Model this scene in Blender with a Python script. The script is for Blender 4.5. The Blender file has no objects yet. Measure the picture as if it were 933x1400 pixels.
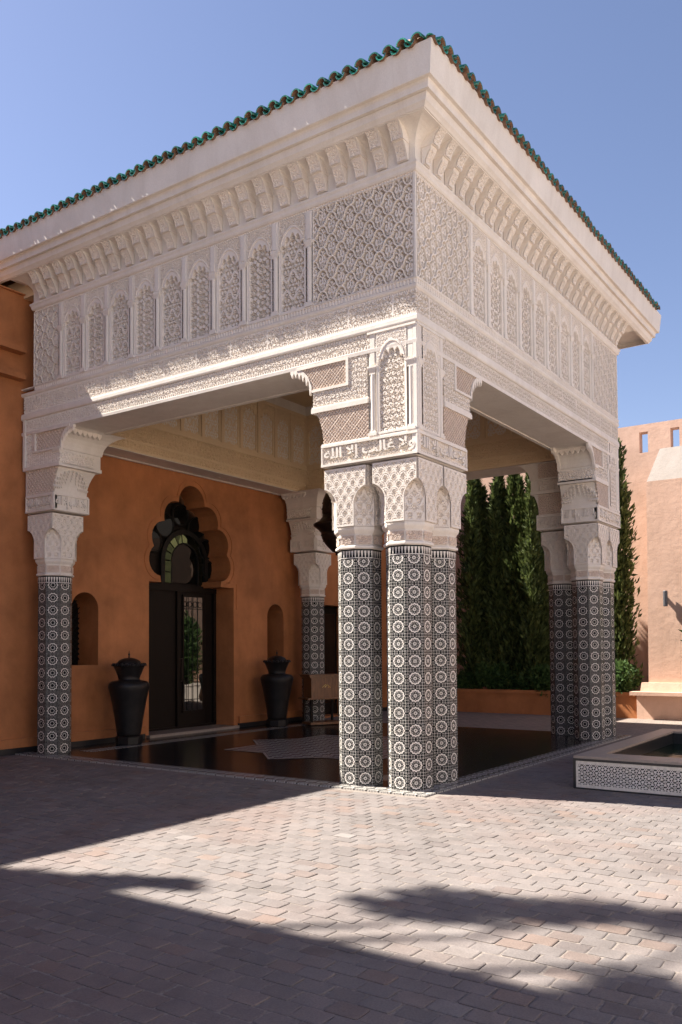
import bpy, bmesh, math, random
import numpy as np
from mathutils import Matrix, Vector

random.seed(7); RNG = np.random.default_rng(11)
S = bpy.context.scene
COL = S.collection
PI = math.pi

# ------------------------------------------------------------------ camera
YAW, PITCH, ROLL = 0.603576, 0.0378435, -0.0066504
CAM = Vector((-8.3463, -4.6957, 1.6))
FPX, CXP, CYP, PW, PH = 1175.89, 466.5, 844.38, 933.0, 1400.0
fw = Vector((math.cos(YAW)*math.cos(PITCH), math.sin(YAW)*math.cos(PITCH), math.sin(PITCH)))
rt = Vector((math.sin(YAW), -math.cos(YAW), 0)); up = rt.cross(fw)
rt2 = rt*math.cos(ROLL) + up*math.sin(ROLL); up2 = up*math.cos(ROLL) - rt*math.sin(ROLL)
cd = bpy.data.cameras.new('camera'); cam = bpy.data.objects.new('camera', cd); COL.objects.link(cam)
cam.matrix_world = Matrix(((rt2.x, up2.x, -fw.x, CAM.x), (rt2.y, up2.y, -fw.y, CAM.y), (rt2.z, up2.z, -fw.z, CAM.z), (0, 0, 0, 1)))
cd.sensor_fit = 'HORIZONTAL'; cd.sensor_width = 36.0; cd.lens = FPX/PW*36.0
cd.shift_y = (CYP-PH/2)/PW; cd.clip_start = 0.05; cd.clip_end = 2000
S.camera = cam

# ------------------------------------------------------------------ light
TO_SUN = Vector((-0.206, 0.83, 1.0)).normalized()
SUN_EL = math.asin(TO_SUN.z)
w = bpy.data.worlds.new('World'); S.world = w; w.use_nodes = True
wn = w.node_tree.nodes; wl = w.node_tree.links
sky = wn.new('ShaderNodeTexSky'); sky.sky_type = 'NISHITA'; sky.sun_disc = False
sky.sun_elevation = SUN_EL; sky.sun_rotation = math.atan2(TO_SUN.x, TO_SUN.y)
sky.altitude = 400; sky.air_density = 1.0; sky.dust_density = 0.6; sky.ozone_density = 3.0
bg = wn['Background']; bg.inputs['Strength'].default_value = 0.072
tint = wn.new('ShaderNodeMix'); tint.data_type = 'RGBA'; tint.blend_type = 'MULTIPLY'; tint.inputs[0].default_value = 1.0
tint.inputs[7].default_value = (.71, .60, .595, 1)
wl.new(sky.outputs[0], tint.inputs[6]); wl.new(tint.outputs[2], bg.inputs[0])
sd = bpy.data.lights.new('sun', 'SUN'); sd.energy = 4.4; sd.angle = math.radians(0.53); sd.color = (1.0, 0.93, 0.83)
sun = bpy.data.objects.new('sun', sd); COL.objects.link(sun)
sun.rotation_euler = (-TO_SUN).to_track_quat('-Z', 'Y').to_euler(); sun.location = (-8, 30, 40)
S.view_settings.view_transform = 'Standard'; S.view_settings.look = 'None'
S.view_settings.exposure = 2.05; S.view_settings.gamma = 1.0; S.view_settings.use_curve_mapping = False
S.cycles.max_bounces = 8; S.cycles.diffuse_bounces = 5; S.cycles.glossy_bounces = 4
S.cycles.use_denoising = True

# ------------------------------------------------------------------ node helpers
class X:
    """scalar node expression"""
    nt = None
    def __init__(s, v): s.v = v
    @staticmethod
    def op(o, *a):
        n = X.nt.nodes.new('ShaderNodeMath'); n.operation = o
        for i, q in enumerate(a):
            q = q.v if isinstance(q, X) else q
            if isinstance(q, (int, float)): n.inputs[i].default_value = q
            else: X.nt.links.new(q, n.inputs[i])
        return X(n.outputs[0])
    def __add__(s, o): return X.op('ADD', s, o)
    __radd__ = __add__
    def __sub__(s, o): return X.op('SUBTRACT', s, o)
    def __rsub__(s, o): return X.op('SUBTRACT', o, s)
    def __mul__(s, o): return X.op('MULTIPLY', s, o)
    __rmul__ = __mul__
    def __truediv__(s, o): return X.op('DIVIDE', s, o)
    def __lt__(s, o): return X.op('LESS_THAN', s, o)
    def __gt__(s, o): return X.op('GREATER_THAN', s, o)
def xf(o): return lambda *a: X.op(o, *a)
xsin, xcos, xfract, xabs, xmin, xmax, xsqrt, xatan2, xfloor = [xf(k) for k in ('SINE','COSINE','FRACT','ABSOLUTE','MINIMUM','MAXIMUM','SQRT','ARCTAN2','FLOOR')]

MATS = {}
def newmat(name):
    m = bpy.data.materials.new(name); m.use_nodes = True; MATS[name] = m
    X.nt = m.node_tree
    return m, m.node_tree, m.node_tree.nodes['Principled BSDF']
def nd(nt, t, **k):
    n = nt.nodes.new(t)
    for a, b in k.items(): setattr(n, a, b)
    return n
def pos(nt, scale=(1, 1, 1)):
    g = nd(nt, 'ShaderNodeNewGeometry'); mp = nd(nt, 'ShaderNodeMapping'); mp.inputs['Scale'].default_value = scale
    nt.links.new(g.outputs['Position'], mp.inputs['Vector']); return mp.outputs[0]
def noise(nt, vec, sc, det=4, rough=.55, dist=0):
    n = nd(nt, 'ShaderNodeTexNoise'); n.inputs['Scale'].default_value = sc; n.inputs['Detail'].default_value = det
    n.inputs['Roughness'].default_value = rough; n.inputs['Distortion'].default_value = dist
    nt.links.new(vec, n.inputs['Vector']); return n.outputs['Fac']
def ramp(nt, fac, stops):
    r = nd(nt, 'ShaderNodeValToRGB'); e = r.color_ramp.elements
    while len(e) < len(stops): e.new(.5)
    for q, (p, c) in zip(e, stops): q.position = p; q.color = (*c, 1)
    nt.links.new(fac, r.inputs[0]); return r.outputs[0]
def mixc(nt, fac, a, b, mode='MIX'):
    n = nd(nt, 'ShaderNodeMix', data_type='RGBA', blend_type=mode)
    for i, q in ((0, fac), (6, a), (7, b)):
        q = q.v if isinstance(q, X) else q
        if isinstance(q, (int, float)): n.inputs[i].default_value = q
        elif isinstance(q, tuple): n.inputs[i].default_value = (*q, 1)
        else: nt.links.new(q, n.inputs[i])
    return n.outputs[2]
def bump(nt, b, h, dist=.01, st=1.0):
    n = nd(nt, 'ShaderNodeBump'); n.inputs['Distance'].default_value = dist; n.inputs['Strength'].default_value = st
    nt.links.new(h.v if isinstance(h, X) else h, n.inputs['Height']); nt.links.new(n.outputs[0], b.inputs['Normal'])

def plaster(name, col, var=.12, rough=.85, bs=.004, streak=.3):
    m, nt, b = newmat(name)
    n1 = noise(nt, pos(nt), 1.3, 5, .6); n2 = noise(nt, pos(nt), 60, 3)
    lo = tuple(c*(1-var) for c in col); hi = tuple(min(1, c*(1+var*.8)) for c in col)
    c = ramp(nt, n1, [(.3, lo), (.7, hi)])
    c = mixc(nt, .10, c, ramp(nt, n2, [(.3, (.25,)*3), (.7, (1, 1, 1))]), 'MULTIPLY')
    n4 = noise(nt, pos(nt), .55, 6, .68, .5)
    c = mixc(nt, min(1, var*2.2), c, ramp(nt, n4, [(.32, (.62, .60, .58)), (.55, (1, 1, 1)), (.75, (1.12, 1.10, 1.06))]), 'MULTIPLY')
    if streak:
        n3 = noise(nt, pos(nt, (1.6, 1.6, .45)), 2.0, 5, .65, .8)
        c = mixc(nt, streak, c, ramp(nt, n3, [(.35, (.72, .68, .64)), (.6, (1, 1, 1))]), 'MULTIPLY')
    nt.links.new(c, b.inputs['Base Color']); b.inputs['Roughness'].default_value = rough
    b.inputs['Specular IOR Level'].default_value = .25
    bump(nt, b, X(n2)*.5 + X(noise(nt, pos(nt), 9, 4))*1.2 + X(noise(nt, pos(nt, (1, 1, 2.2)), 2.3, 5, .6, 1.5))*.8, bs)
    return m
STUCCO = plaster('carved stucco', (.85, .78, .705), .06, .8, .002, 0)
WHITE = plaster('white plaster', (.86, .80, .73), .05, .75, .0015)
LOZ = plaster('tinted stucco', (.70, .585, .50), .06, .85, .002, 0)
ORANGE = plaster('orange tadelakt', (.48, .19, .075), .26, .55, .003)
PINK = plaster('pink plaster', (.68, .455, .345), .10, .85, .004)
PALE = plaster('pale rose plaster', (.66, .585, .52), .06, .85, .003)
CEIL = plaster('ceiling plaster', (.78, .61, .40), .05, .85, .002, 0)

def flat(name, col, rough=.5, metal=0, var=.15, sc=30, spec=.5, bs=.001):
    m, nt, b = newmat(name)
    n = noise(nt, pos(nt), sc, 4)
    c = ramp(nt, n, [(.3, tuple(q*(1-var) for q in col)), (.7, tuple(min(1, q*(1+var)) for q in col))])
    nt.links.new(c, b.inputs['Base Color']); b.inputs['Roughness'].default_value = rough; b.inputs['Metallic'].default_value = metal
    b.inputs['Specular IOR Level'].default_value = spec
    bump(nt, b, n, bs)
    return m
IRON = flat('black iron', (.010, .009, .008), .5, 0, .15, 30, .2)
URN = flat('dark glazed clay', (.014, .012, .012), .42, 0, .3, 8, .3)
WOODD = flat('dark wood', (.012, .008, .006), .5, 0, .15, 30, .15)
BRONZE = flat('dark bronze', (.035, .020, .012), .4, .6)
GOLD = flat('gold', (.8, .5, .15), .3, 1)
LAMPG = flat('grey metal', (.10, .10, .11), .45, .3)
CONC = flat('stone coping', (.30, .25, .215), .4, 0, .12, 20)
SKIRT = flat('dark skirting', (.02, .02, .022), .3)

def wood(name, a, bcol):
    m, nt, b = newmat(name)
    n = noise(nt, pos(nt, (12, 12, 1.2)), 3, 5, .6, 1.0)
    nt.links.new(ramp(nt, n, [(.3, a), (.7, bcol)]), b.inputs['Base Color']); b.inputs['Roughness'].default_value = .35
    return m
WOOD = wood('brown wood', (.10, .035, .012), (.26, .11, .04))

def glass_dark(name):
    m, nt, b = newmat(name)
    b.inputs['Base Color'].default_value = (.004, .005, .005, 1); b.inputs['Roughness'].default_value = .02
    b.inputs['IOR'].default_value = 2.0
    n = noise(nt, pos(nt), 2.5, 2); bump(nt, b, n, .004, .35)
    return m
GLASS = glass_dark('door glass')
GLASS3 = glass_dark('green reflection fanlight glass'); GLASS3.node_tree.nodes['Principled BSDF'].inputs['Specular Tint'].default_value = (.28, .50, .24, 1)  # green garden reflection put into the specular tint of the ring panes
GLASS2 = glass_dark('fanlight glass'); GLASS2.node_tree.nodes['Principled BSDF'].inputs['IOR'].default_value = 1.28

def granite():
    m, nt, b = newmat('black granite')
    n = noise(nt, pos(nt), 220, 2); l = noise(nt, pos(nt), .9, 4)
    c = ramp(nt, n, [(.45, (.006, .006, .007)), (.75, (.03, .03, .032))])
    nt.links.new(c, b.inputs['Base Color'])
    r = X(l)*.10 + .17
    nt.links.new(r.v, b.inputs['Roughness']); b.inputs['Specular IOR Level'].default_value = .4
    return m
GRANITE = granite()

def glazed(name, col):
    m, nt, b = newmat(name)
    oi = nd(nt, 'ShaderNodeObjectInfo')
    n = noise(nt, pos(nt), 14, 4)
    c = ramp(nt, (X(n)*.6 + X(oi.outputs['Random'])*.4).v, [(.25, tuple(q*.45 for q in col)), (.5, col), (.75, tuple(min(1, q*1.8+.01) for q in col))])
    nt.links.new(c, b.inputs['Base Color']); b.inputs['Roughness'].default_value = .16
    b.inputs['Specular IOR Level'].default_value = .6
    bump(nt, b, noise(nt, pos(nt), 40, 2), .003)
    return m
TILEG = glazed('green glazed tile', (.012, .15, .105))
CLAY = flat('fired clay', (.20, .105, .06), .8, 0, .35, 18)

# zellige: black and white mosaic, one rosette per UV cell
WT = (.72, .68, .62); BK = (.016, .018, .022)
def zcol(nt, b, white, vec, dim=1.0):
    n = noise(nt, vec, 60, 1); n2 = noise(nt, vec, 3, 3)
    wt = ramp(nt, n, [(.3, (.64*dim, .59*dim, .52*dim)), (.6, (.82*dim, .79*dim, .75*dim))])
    bk = ramp(nt, n, [(.35, (.006, .007, .008)), (.62, (.016, .022, .024)), (.75, (.035, .016, .010))])
    c = mixc(nt, white, bk, wt)
    c = mixc(nt, .25, c, ramp(nt, n2, [(.35, (.7, .68, .66)), (.6, (1, 1, 1))]), 'MULTIPLY')
    nt.links.new(c, b.inputs['Base Color']); b.inputs['Roughness'].default_value = .22
    b.inputs['Specular IOR Level'].default_value = .10
    bump(nt, b, X(noise(nt, vec, 90, 2))*1.0, .0015)
def zellige(name, kind):
    m, nt, b = newmat(name)
    uvn = nd(nt, 'ShaderNodeUVMap'); sp = nd(nt, 'ShaderNodeSeparateXYZ'); nt.links.new(uvn.outputs[0], sp.inputs[0])
    u, v = X(sp.outputs[0]), X(sp.outputs[1])
    x, y = xfract(u)-.5, xfract(v)-.5
    r = xsqrt(x*x+y*y); th = xatan2(y, x)
    if kind == 'A':
        c12 = xcos(th*12.0)
        ring = xabs(r-(c12*.022+.310)) < .046
        spots = (xabs(r-.20) < .022)*(c12 > .35)
        star = (r < (xcos(th*8.0)*.035+.105))*(r > .040)
        out = r > (c12*.022+.415)
        g = xcos(x*(2*PI*3.0))*xcos(y*(2*PI*3.0))
        lat = out*(xabs(g) < .25)
        pips = out*(g > .96)
        white = xmin(xmax(xmax(ring, xmax(spots, star)), xmax(lat*.50, pips)), 1.0)
    elif kind == 'B':
        c12 = xcos(th*10.0)
        ring = xabs(r-(c12*.025+.33)) < .036
        inn = xabs(r-(xcos(th*8.0)*.02+.15)) < .018
        g = xcos(x*(2*PI*5.0))*xcos(y*(2*PI*5.0))
        lat = (r > .40)*(xabs(g) < .10)*.7
        lat2 = (r < .30)*(r > .19)*(xabs(xcos(th*6.0)) < .22)
        white = xmin(xmax(xmax(ring, inn), xmax(lat, lat2*.5)), 1.0)
    elif kind == 'P':      # pool face: white ground, black kites round rosettes (hexagonal)
        q = xfract(v*.5)*2.0
        row = xfloor(v)
        sh = xfract(row*.5)
        xx = xfract(u+sh)-.5; yy = xfract(v)-.5
        r2 = xsqrt(xx*xx+yy*yy); t2 = xatan2(yy, xx)
        pet = (xabs(r2-.36) < .135)*(xcos(t2*6.0) > -.45)
        cen = r2 < .09
        white = 1.0-xmin(pet+cen, 1.0)
    else:                  # border: dense star lattice, darker
        g = xcos(x*(2*PI*2.0))*xcos(y*(2*PI*2.0)); h = xcos((x+y)*(2*PI*3.0))*xcos((x-y)*(2*PI*3.0))
        ring = xabs(r-.33) < .06
        white = xmin(xmax(ring, xmax(xabs(g) < .17, (r < .24)*(xabs(h) < .25))), 1.0)
    zcol(nt, b, white, pos(nt), .62 if kind == 'D' else 1.0)
    return m
ZA, ZB, ZP, ZD = zellige('zellige light', 'A'), zellige('zellige dark', 'B'), zellige('zellige basin', 'P'), zellige('zellige border', 'D')
def merlon():
    m, nt, b = newmat('zellige merlon')
    uvn = nd(nt, 'ShaderNodeUVMap'); sp = nd(nt, 'ShaderNodeSeparateXYZ'); nt.links.new(uvn.outputs[0], sp.inputs[0])
    u, v = X(sp.outputs[0]), X(sp.outputs[1])       # v 0..1 over the collar, u in teeth
    x = xabs(xfract(u)-.5)
    step = xfloor(v*5.0)/5.0
    tooth = x < (.42-step*.42)
    white = xmax((1-tooth)*(v > .12)*(v < .82), (v > .04)*(v < .12))
    zcol(nt, b, white, pos(nt))
    return m
ZM = merlon()

def paver_mat():
    m, nt, b = newmat('paver')
    g = nd(nt, 'ShaderNodeNewGeometry'); oi = nd(nt, 'ShaderNodeObjectInfo')
    rnd = xfract(X(g.outputs['Random Per Island'])*3.7 + X(oi.outputs['Random'])*5.3)
    p = pos(nt)
    big = noise(nt, p, .45, 3); fine = noise(nt, p, 85, 4, .7); mid = noise(nt, p, 7, 4)
    c = ramp(nt, rnd.v, [(.0, (.162, .142, .130)), (.3, (.178, .157, .145)), (.65, (.192, .168, .154)), (.84, (.200, .168, .150)), (.88, (.205, .155, .128)), (.94, (.15, .128, .118)), (1, (.235, .210, .192))])
    red = mixc(nt, .5, c, (.17, .11, .09))
    sp_ = nd(nt, 'ShaderNodeSeparateXYZ'); nt.links.new(p, sp_.inputs[0])
    ex, ey = X(sp_.outputs[0])+6.3, X(sp_.outputs[1])+.9
    patch = xmax(xmin(1.5-xsqrt(ex*ex+ey*ey*.6)*.75+(X(mid)-.5)*.8, 1.0), 0.0)
    c = mixc(nt, xmin(xmax(xmax((X(big)-.5)*5.0+.1, patch), 0.0), 1.0), c, red)
    c = mixc(nt, 1.0, c, (.985, 1.0, 1.045), 'MULTIPLY')
    c = mixc(nt, .55, c, ramp(nt, fine, [(.25, (.45,)*3), (.75, (1.25,)*3)]), 'MULTIPLY')
    c = mixc(nt, .4, c, ramp(nt, mid, [(.3, (.7, .68, .66)), (.7, (1.12, 1.1, 1.08))]), 'MULTIPLY')
    st = noise(nt, p, 1.1, 6, .62, .6)
    c = mixc(nt, .5, c, ramp(nt, st, [(.34, (.66, .64, .62)), (.5, (1, 1, 1)), (.68, (1.14, 1.13, 1.12))]), 'MULTIPLY')
    nt.links.new(c, b.inputs['Base Color']); b.inputs['Roughness'].default_value = .75
    b.inputs['Specular IOR Level'].default_value = .3
    bump(nt, b, X(fine)*.7 + X(mid)*1.0, .004)
    return m
PAVER = paver_mat()
def ground_mat():
    m, nt, b = newmat('sanded ground')
    p = pos(nt)
    br = nd(nt, 'ShaderNodeTexBrick'); br.inputs['Scale'].default_value = 1.0
    br.inputs['Brick Width'].default_value = .185; br.inputs['Row Height'].default_value = .135; br.inputs['Mortar Size'].default_value = .006
    br.inputs['Color1'].default_value = (.20, .165, .145, 1); br.inputs['Color2'].default_value = (.26, .205, .175, 1); br.inputs['Mortar'].default_value = (.13, .105, .09, 1)
    sw = nd(nt, 'ShaderNodeSeparateXYZ'); cw = nd(nt, 'ShaderNodeCombineXYZ')
    nt.links.new(p, sw.inputs[0]); nt.links.new(sw.outputs[1], cw.inputs[0]); nt.links.new(sw.outputs[0], cw.inputs[1]); nt.links.new(cw.outputs[0], br.inputs['Vector'])
    c = mixc(nt, .5, br.outputs['Color'], ramp(nt, noise(nt, p, 6, 5), [(.3, (.6,)*3), (.7, (1.1,)*3)]), 'MULTIPLY')
    nt.links.new(c, b.inputs['Base Color']); b.inputs['Roughness'].default_value = .9
    bump(nt, b, noise(nt, p, 120, 3), .004)
    return m
GROUND = ground_mat()
def joint_mat():
    return flat('joint sand', (.20, .172, .152), .95, 0, .35, 60, .2, .004)
JOINT = joint_mat()

def water_mat():
    m, nt, b = newmat('basin water')
    b.inputs['Base Color'].default_value = (.010, .020, .008, 1); b.inputs['Roughness'].default_value = .03
    b.inputs['IOR'].default_value = 1.33; b.inputs['Specular IOR Level'].default_value = .07
    bump(nt, b, noise(nt, pos(nt), 7, 3), .01, .25)
    return m
WATER = water_mat()

def leafmat(name, lo, hi, tr=.25):
    m, nt, b = newmat(name)
    g = nd(nt, 'ShaderNodeNewGeometry')
    c = ramp(nt, (X(g.outputs['Random Per Island'])*.7 + X(noise(nt, pos(nt), 1.6, 3))*.4).v, [(.15, lo), (.85, hi)])
    nt.links.new(c, b.inputs['Base Color']); b.inputs['Roughness'].default_value = .6; b.inputs['Specular IOR Level'].default_value = .25
    t = nd(nt, 'ShaderNodeBsdfTranslucent'); nt.links.new(c, t.inputs['Color'])
    mx = nd(nt, 'ShaderNodeMixShader'); mx.inputs[0].default_value = tr
    nt.links.new(b.outputs[0], mx.inputs[1]); nt.links.new(t.outputs[0], mx.inputs[2])
    nt.links.new(mx.outputs[0], nt.nodes['Material Output'].inputs['Surface'])
    return m
CYPL = leafmat('cypress leaf', (.022, .036, .012), (.13, .165, .05))
SHRL = leafmat('shrub leaf', (.025, .06, .015), (.10, .17, .05), .3)
TREL = leafmat('tree leaf', (.025, .05, .015), (.08, .12, .035))
BARK = flat('bark', (.09, .06, .04), .9, 0, .4, 12, .2, .01)

# ------------------------------------------------------------------ mesh helpers
W = {}
def obj(name, mesh, mat, parent=None, M=None):
    o = bpy.data.objects.new(name, mesh); COL.objects.link(o)
    M = M or Matrix()
    if mat is not None and mesh is not None and not mesh.materials: mesh.materials.append(mat)
    if parent is not None:
        o.parent = parent; o.matrix_local = W[parent.name].inverted() @ M
    else: o.matrix_world = M
    W[o.name] = M.copy()
    return o
def tag(o, label=None, cat=None, group=None, kind=None):
    for k, q in (('label', label), ('category', cat), ('group', group), ('kind', kind)):
        if q: o[k] = q
    return o
def thing(name, loc, label, cat, group=None, rz=0):
    return tag(obj(name, None, None, None, Matrix.Translation(loc) @ Matrix.Rotation(rz, 4, 'Z')), label, cat, group)
T = lambda x, y, z: Matrix.Translation((x, y, z))

def npmesh(name, verts, faces, smooth=False):
    """faces: int array (n,k)"""
    verts = np.asarray(verts, np.float32); faces = np.asarray(faces, np.int32)
    me = bpy.data.meshes.new(name)
    me.vertices.add(len(verts)); me.vertices.foreach_set('co', verts.ravel())
    n, k = faces.shape
    me.loops.add(n*k); me.loops.foreach_set('vertex_index', faces.ravel())
    me.polygons.add(n); me.polygons.foreach_set('loop_start', np.arange(0, n*k, k, dtype=np.int32))
    me.polygons.foreach_set('use_smooth', np.full(n, smooth))
    me.update(calc_edges=True)
    return me

class MB:
    def __init__(s): s.v = []; s.f = []; s.uv = None
    def add(s, vs, fs):
        o = len(s.v); s.v += [tuple(q) for q in vs]; s.f += [tuple(i+o for i in f) for f in fs]; return s
    def box(s, x0, x1, y0, y1, z0, z1):
        vs = [(x, y, z) for z in (z0, z1) for y in (y0, y1) for x in (x0, x1)]
        return s.add(vs, [(0, 2, 3, 1), (4, 5, 7, 6), (0, 1, 5, 4), (2, 6, 7, 3), (0, 4, 6, 2), (1, 3, 7, 5)])
    def prism(s, poly, z0, z1):
        n = len(poly)
        vs = [(x, y, z0) for x, y in poly]+[(x, y, z1) for x, y in poly]
        fs = [tuple(range(n))[::-1], tuple(range(n, 2*n))]+[(i, (i+1) % n, n+(i+1) % n, n+i) for i in range(n)]
        return s.add(vs, fs)
    def loft(s, rings, cap=True, closed=True):
        n = len(rings[0]); o = [q for r in rings for q in r]; fs = []
        for k in range(len(rings)-1):
            for i in range(n if closed else n-1):
                j = (i+1) % n; fs.append((k*n+i, k*n+j, (k+1)*n+j, (k+1)*n+i))
        if cap: fs += [tuple(range(n))[::-1], tuple((len(rings)-1)*n+i for i in range(n))]
        return s.add(o, fs)
    def lathe(s, prof, seg=24, cx=0, cy=0, rot=0):
        return s.loft([[(cx+r*math.cos(rot+2*PI*i/seg), cy+r*math.sin(rot+2*PI*i/seg), z) for i in range(seg)] for r, z in prof])
    def tube(s, pts, r, seg=6):
        rings = []
        pts = [Vector(p) for p in pts]
        for i, p in enumerate(pts):
            d = (pts[min(i+1, len(pts)-1)]-pts[max(i-1, 0)]).normalized()
            a = d.orthogonal().normalized() if i == 0 else (a-d*a.dot(d)).normalized()
            bb = d.cross(a); rr = r[i] if isinstance(r, (list, tuple)) else r
            rings.append([p+(a*math.cos(2*PI*k/seg)+bb*math.sin(2*PI*k/seg))*rr for k in range(seg)])
        return s.loft(rings)
    def mesh(s, name, smooth=False):
        me = bpy.data.meshes.new(name); me.from_pydata(s.v, [], s.f)
        if smooth: me.polygons.foreach_set('use_smooth', [True]*len(me.polygons))
        me.update(); return me
    def build(s, name, mat, parent=None, M=None, smooth=False): return obj(name, s.mesh(name, smooth), mat, parent, M)

def face_uv(me, fn):
    uv = me.uv_layers.new(name='UVMap')
    for p in me.polygons:
        for li in p.loop_indices:
            uv.data[li].uv = fn(p, me.vertices[me.loops[li].vertex_index].co)

# face frames: local X = u (to the right seen from outside), Y = v (up), Z = n (outwards)
def FL(x=0.0): return Matrix(((0, 0, -1, x), (-1, 0, 0, 0), (0, 1, 0, 0), (0, 0, 0, 1)))     # u = -y
def FRr(y=0.0): return Matrix(((1, 0, 0, 0), (0, 0, -1, y), (0, 1, 0, 0), (0, 0, 0, 1)))     # u = x

# ------------------------------------------------------------------ carved relief patterns (height 0..1)
def sst(a, b, x):
    t = np.clip((x-a)/(b-a), 0, 1); return t*t*(3-2*t)
def fr(x): return x-np.floor(x)
def hsh(i,j,k=0):
    v=np.sin(i*127.1+j*311.7+k*74.7)*43758.5453; return v-np.floor(v)
def vine(U,V,a=.085,s=0.):
    Uw=U+.007*np.sin(V*47+s); Vw=V+.007*np.sin(U*41+s)
    q=Vw/a; row=np.floor(q); p=Uw/a+.5*np.mod(row,2); i=np.floor(p)
    x=fr(p)-.5; y=fr(q)-.5
    sg=np.where(hsh(i,row,s)<.5,1.,-1.); rot=np.floor(hsh(i,row,s+1)*4)*PI/2
    r=np.hypot(x,y); th=np.arctan2(y,x*sg)+rot
    sp=fr(th/(2*PI)+r*2.4); g=sst(.08,.17,np.minimum(sp,1-sp)); g=np.where(r<.09,1,g)
    pet=sst(.02,.07,np.abs(np.abs(x)+np.abs(y)-.66))
    eye=sst(.07,.10,np.hypot(np.abs(x)-.5,np.abs(y)-.5))
    return np.minimum(np.minimum(g,pet),eye)
def arab(U, V, a=.10, b=.10, s=0.0): return vine(U, V, a*.72, s)
def lattice(U,V,a=.27,b=.27):
    p=U/a+V/b; q=U/a-V/b
    p2=p-.085*np.sin(2*PI*q); q2=q-.085*np.sin(2*PI*p)
    d=np.minimum(np.abs(fr(p2+.5)-.5),np.abs(fr(q2+.5)-.5))
    line=sst(.070,.045,d)
    cp,cq=fr(p2)-.5,fr(q2)-.5; x,y=(cp+cq),(cp-cq); ax=np.abs(x)
    sx,sy=ax-.30,y+.02; rs=np.hypot(sx,sy); sp=fr(np.arctan2(sy,sx)/(2*PI)+rs*3.2+.1)
    s1=sst(.08,.16,np.minimum(sp,1-sp))*(rs<.30)
    rb=np.hypot(x,y-.12); tb=np.arctan2(x,y-.12)
    fan=(np.cos(tb*7)>-.35)&(rb>.10)&(rb<.52)&(y>.12)
    core=rb<.07
    low=(np.abs(ax-.12-.10*(y+.8))<.055)&(y<-.22)
    stem=(ax<.03)&(y<-.15)
    inf=np.maximum(np.where(y<.2,s1,0),np.maximum(np.maximum(fan,core),np.maximum(low,stem)))
    return np.maximum(line,.85*inf*sst(.085,.115,d))
def stars(U,V,a=.16):
    """eight-pointed stars and crosses cut by narrow grooves"""
    x=fr(U/a)-.5; y=fr(V/a)-.5
    ax,ay=np.abs(x),np.abs(y)
    s1=np.maximum(ax,ay); s2=(ax+ay)/1.41421
    st=np.minimum(s1,s2)                       # union of two squares
    g=np.minimum(np.abs(st-.30),np.abs(np.minimum(s1,s2)-.17))
    g=np.minimum(g,np.where(st>.30,np.minimum(np.abs(ax-ay)/1.41,np.minimum(np.abs(ax-.5),np.abs(ay-.5))+.03),9))
    th=np.arctan2(y,x); pet=np.abs(np.sin(4*th))*np.hypot(x,y)*.35
    g=np.minimum(g,np.where((st<.30)&(st>.17),pet,9))
    return sst(.022,.045,g)*np.where(np.minimum(s1,s2)<.05,0,1)
def floral(U,V,a=.20,b=.235):
    q=V/b; row=np.floor(q); x=fr(U/a+.5*np.mod(row,2))-.5; y=fr(q)-.5
    r=np.hypot(x,y); th=np.arctan2(y,x)
    rose=sst(-.35,.05,np.cos(th*6))*(r>.13)*(r<.36)
    core=r<.085
    ring=(r>.40)&(r<.455)
    net=sst(.10,.06,np.abs(np.abs(x)+np.abs(y)*1.0-.70))
    cor=np.hypot(np.abs(x)-.5,np.abs(y)-.5); c2=(cor<.10)|((cor>.15)&(cor<.2))
    return np.maximum(np.maximum(rose,core),np.maximum(ring*1.,np.maximum(net,c2)))
def diaper(U, V, a=.06):
    p = (U+V)/a; q = (U-V)/a
    return np.maximum(sst(.26, .12, np.abs(fr(p)-.5)), sst(.26, .12, np.abs(fr(q)-.5)))
def dentil(U, V, a=.045): return sst(.30, .24, np.abs(fr(U/a)-.5))*np.ones_like(V)
def scales(U,V,a=.13,b=.105):
    H=np.zeros_like(U); done=np.zeros(U.shape,bool); R=a*.5*1.16
    j0=np.floor(V/b)
    H=np.ones_like(U)*.0
    # front scales are the lower rows: evaluate from the lowest row that can cover the point
    for dj in (-1,0,1):
        j=j0+dj
        for di in (-1,0,1):
            off=.5*np.mod(j,2)
            i=np.floor(U/a-off+.5)+di
            cx=(i+off)*a; cy=j*b-.25*b
            dx=U-cx; dy=V-cy
            r=np.hypot(dx,dy*.92)
            ins=(r<R)&~done&(dy>-.3*b)
            th=np.arctan2(dx,dy)
            rim=(r>R-.016)
            ring2=(np.abs(r-R*.60)<.0065)
            fan=(np.cos(th*9)>-.1)&(r<R*.52)&(r>R*.2)
            fan2=(np.cos(th*14)>-.2)&(r>R*.68)&(r<R-.018)
            h=np.where(rim|ring2|fan,1.,np.where(fan2,.75,0))
            H=np.where(ins,h,H); done|=ins
    return H

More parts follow.
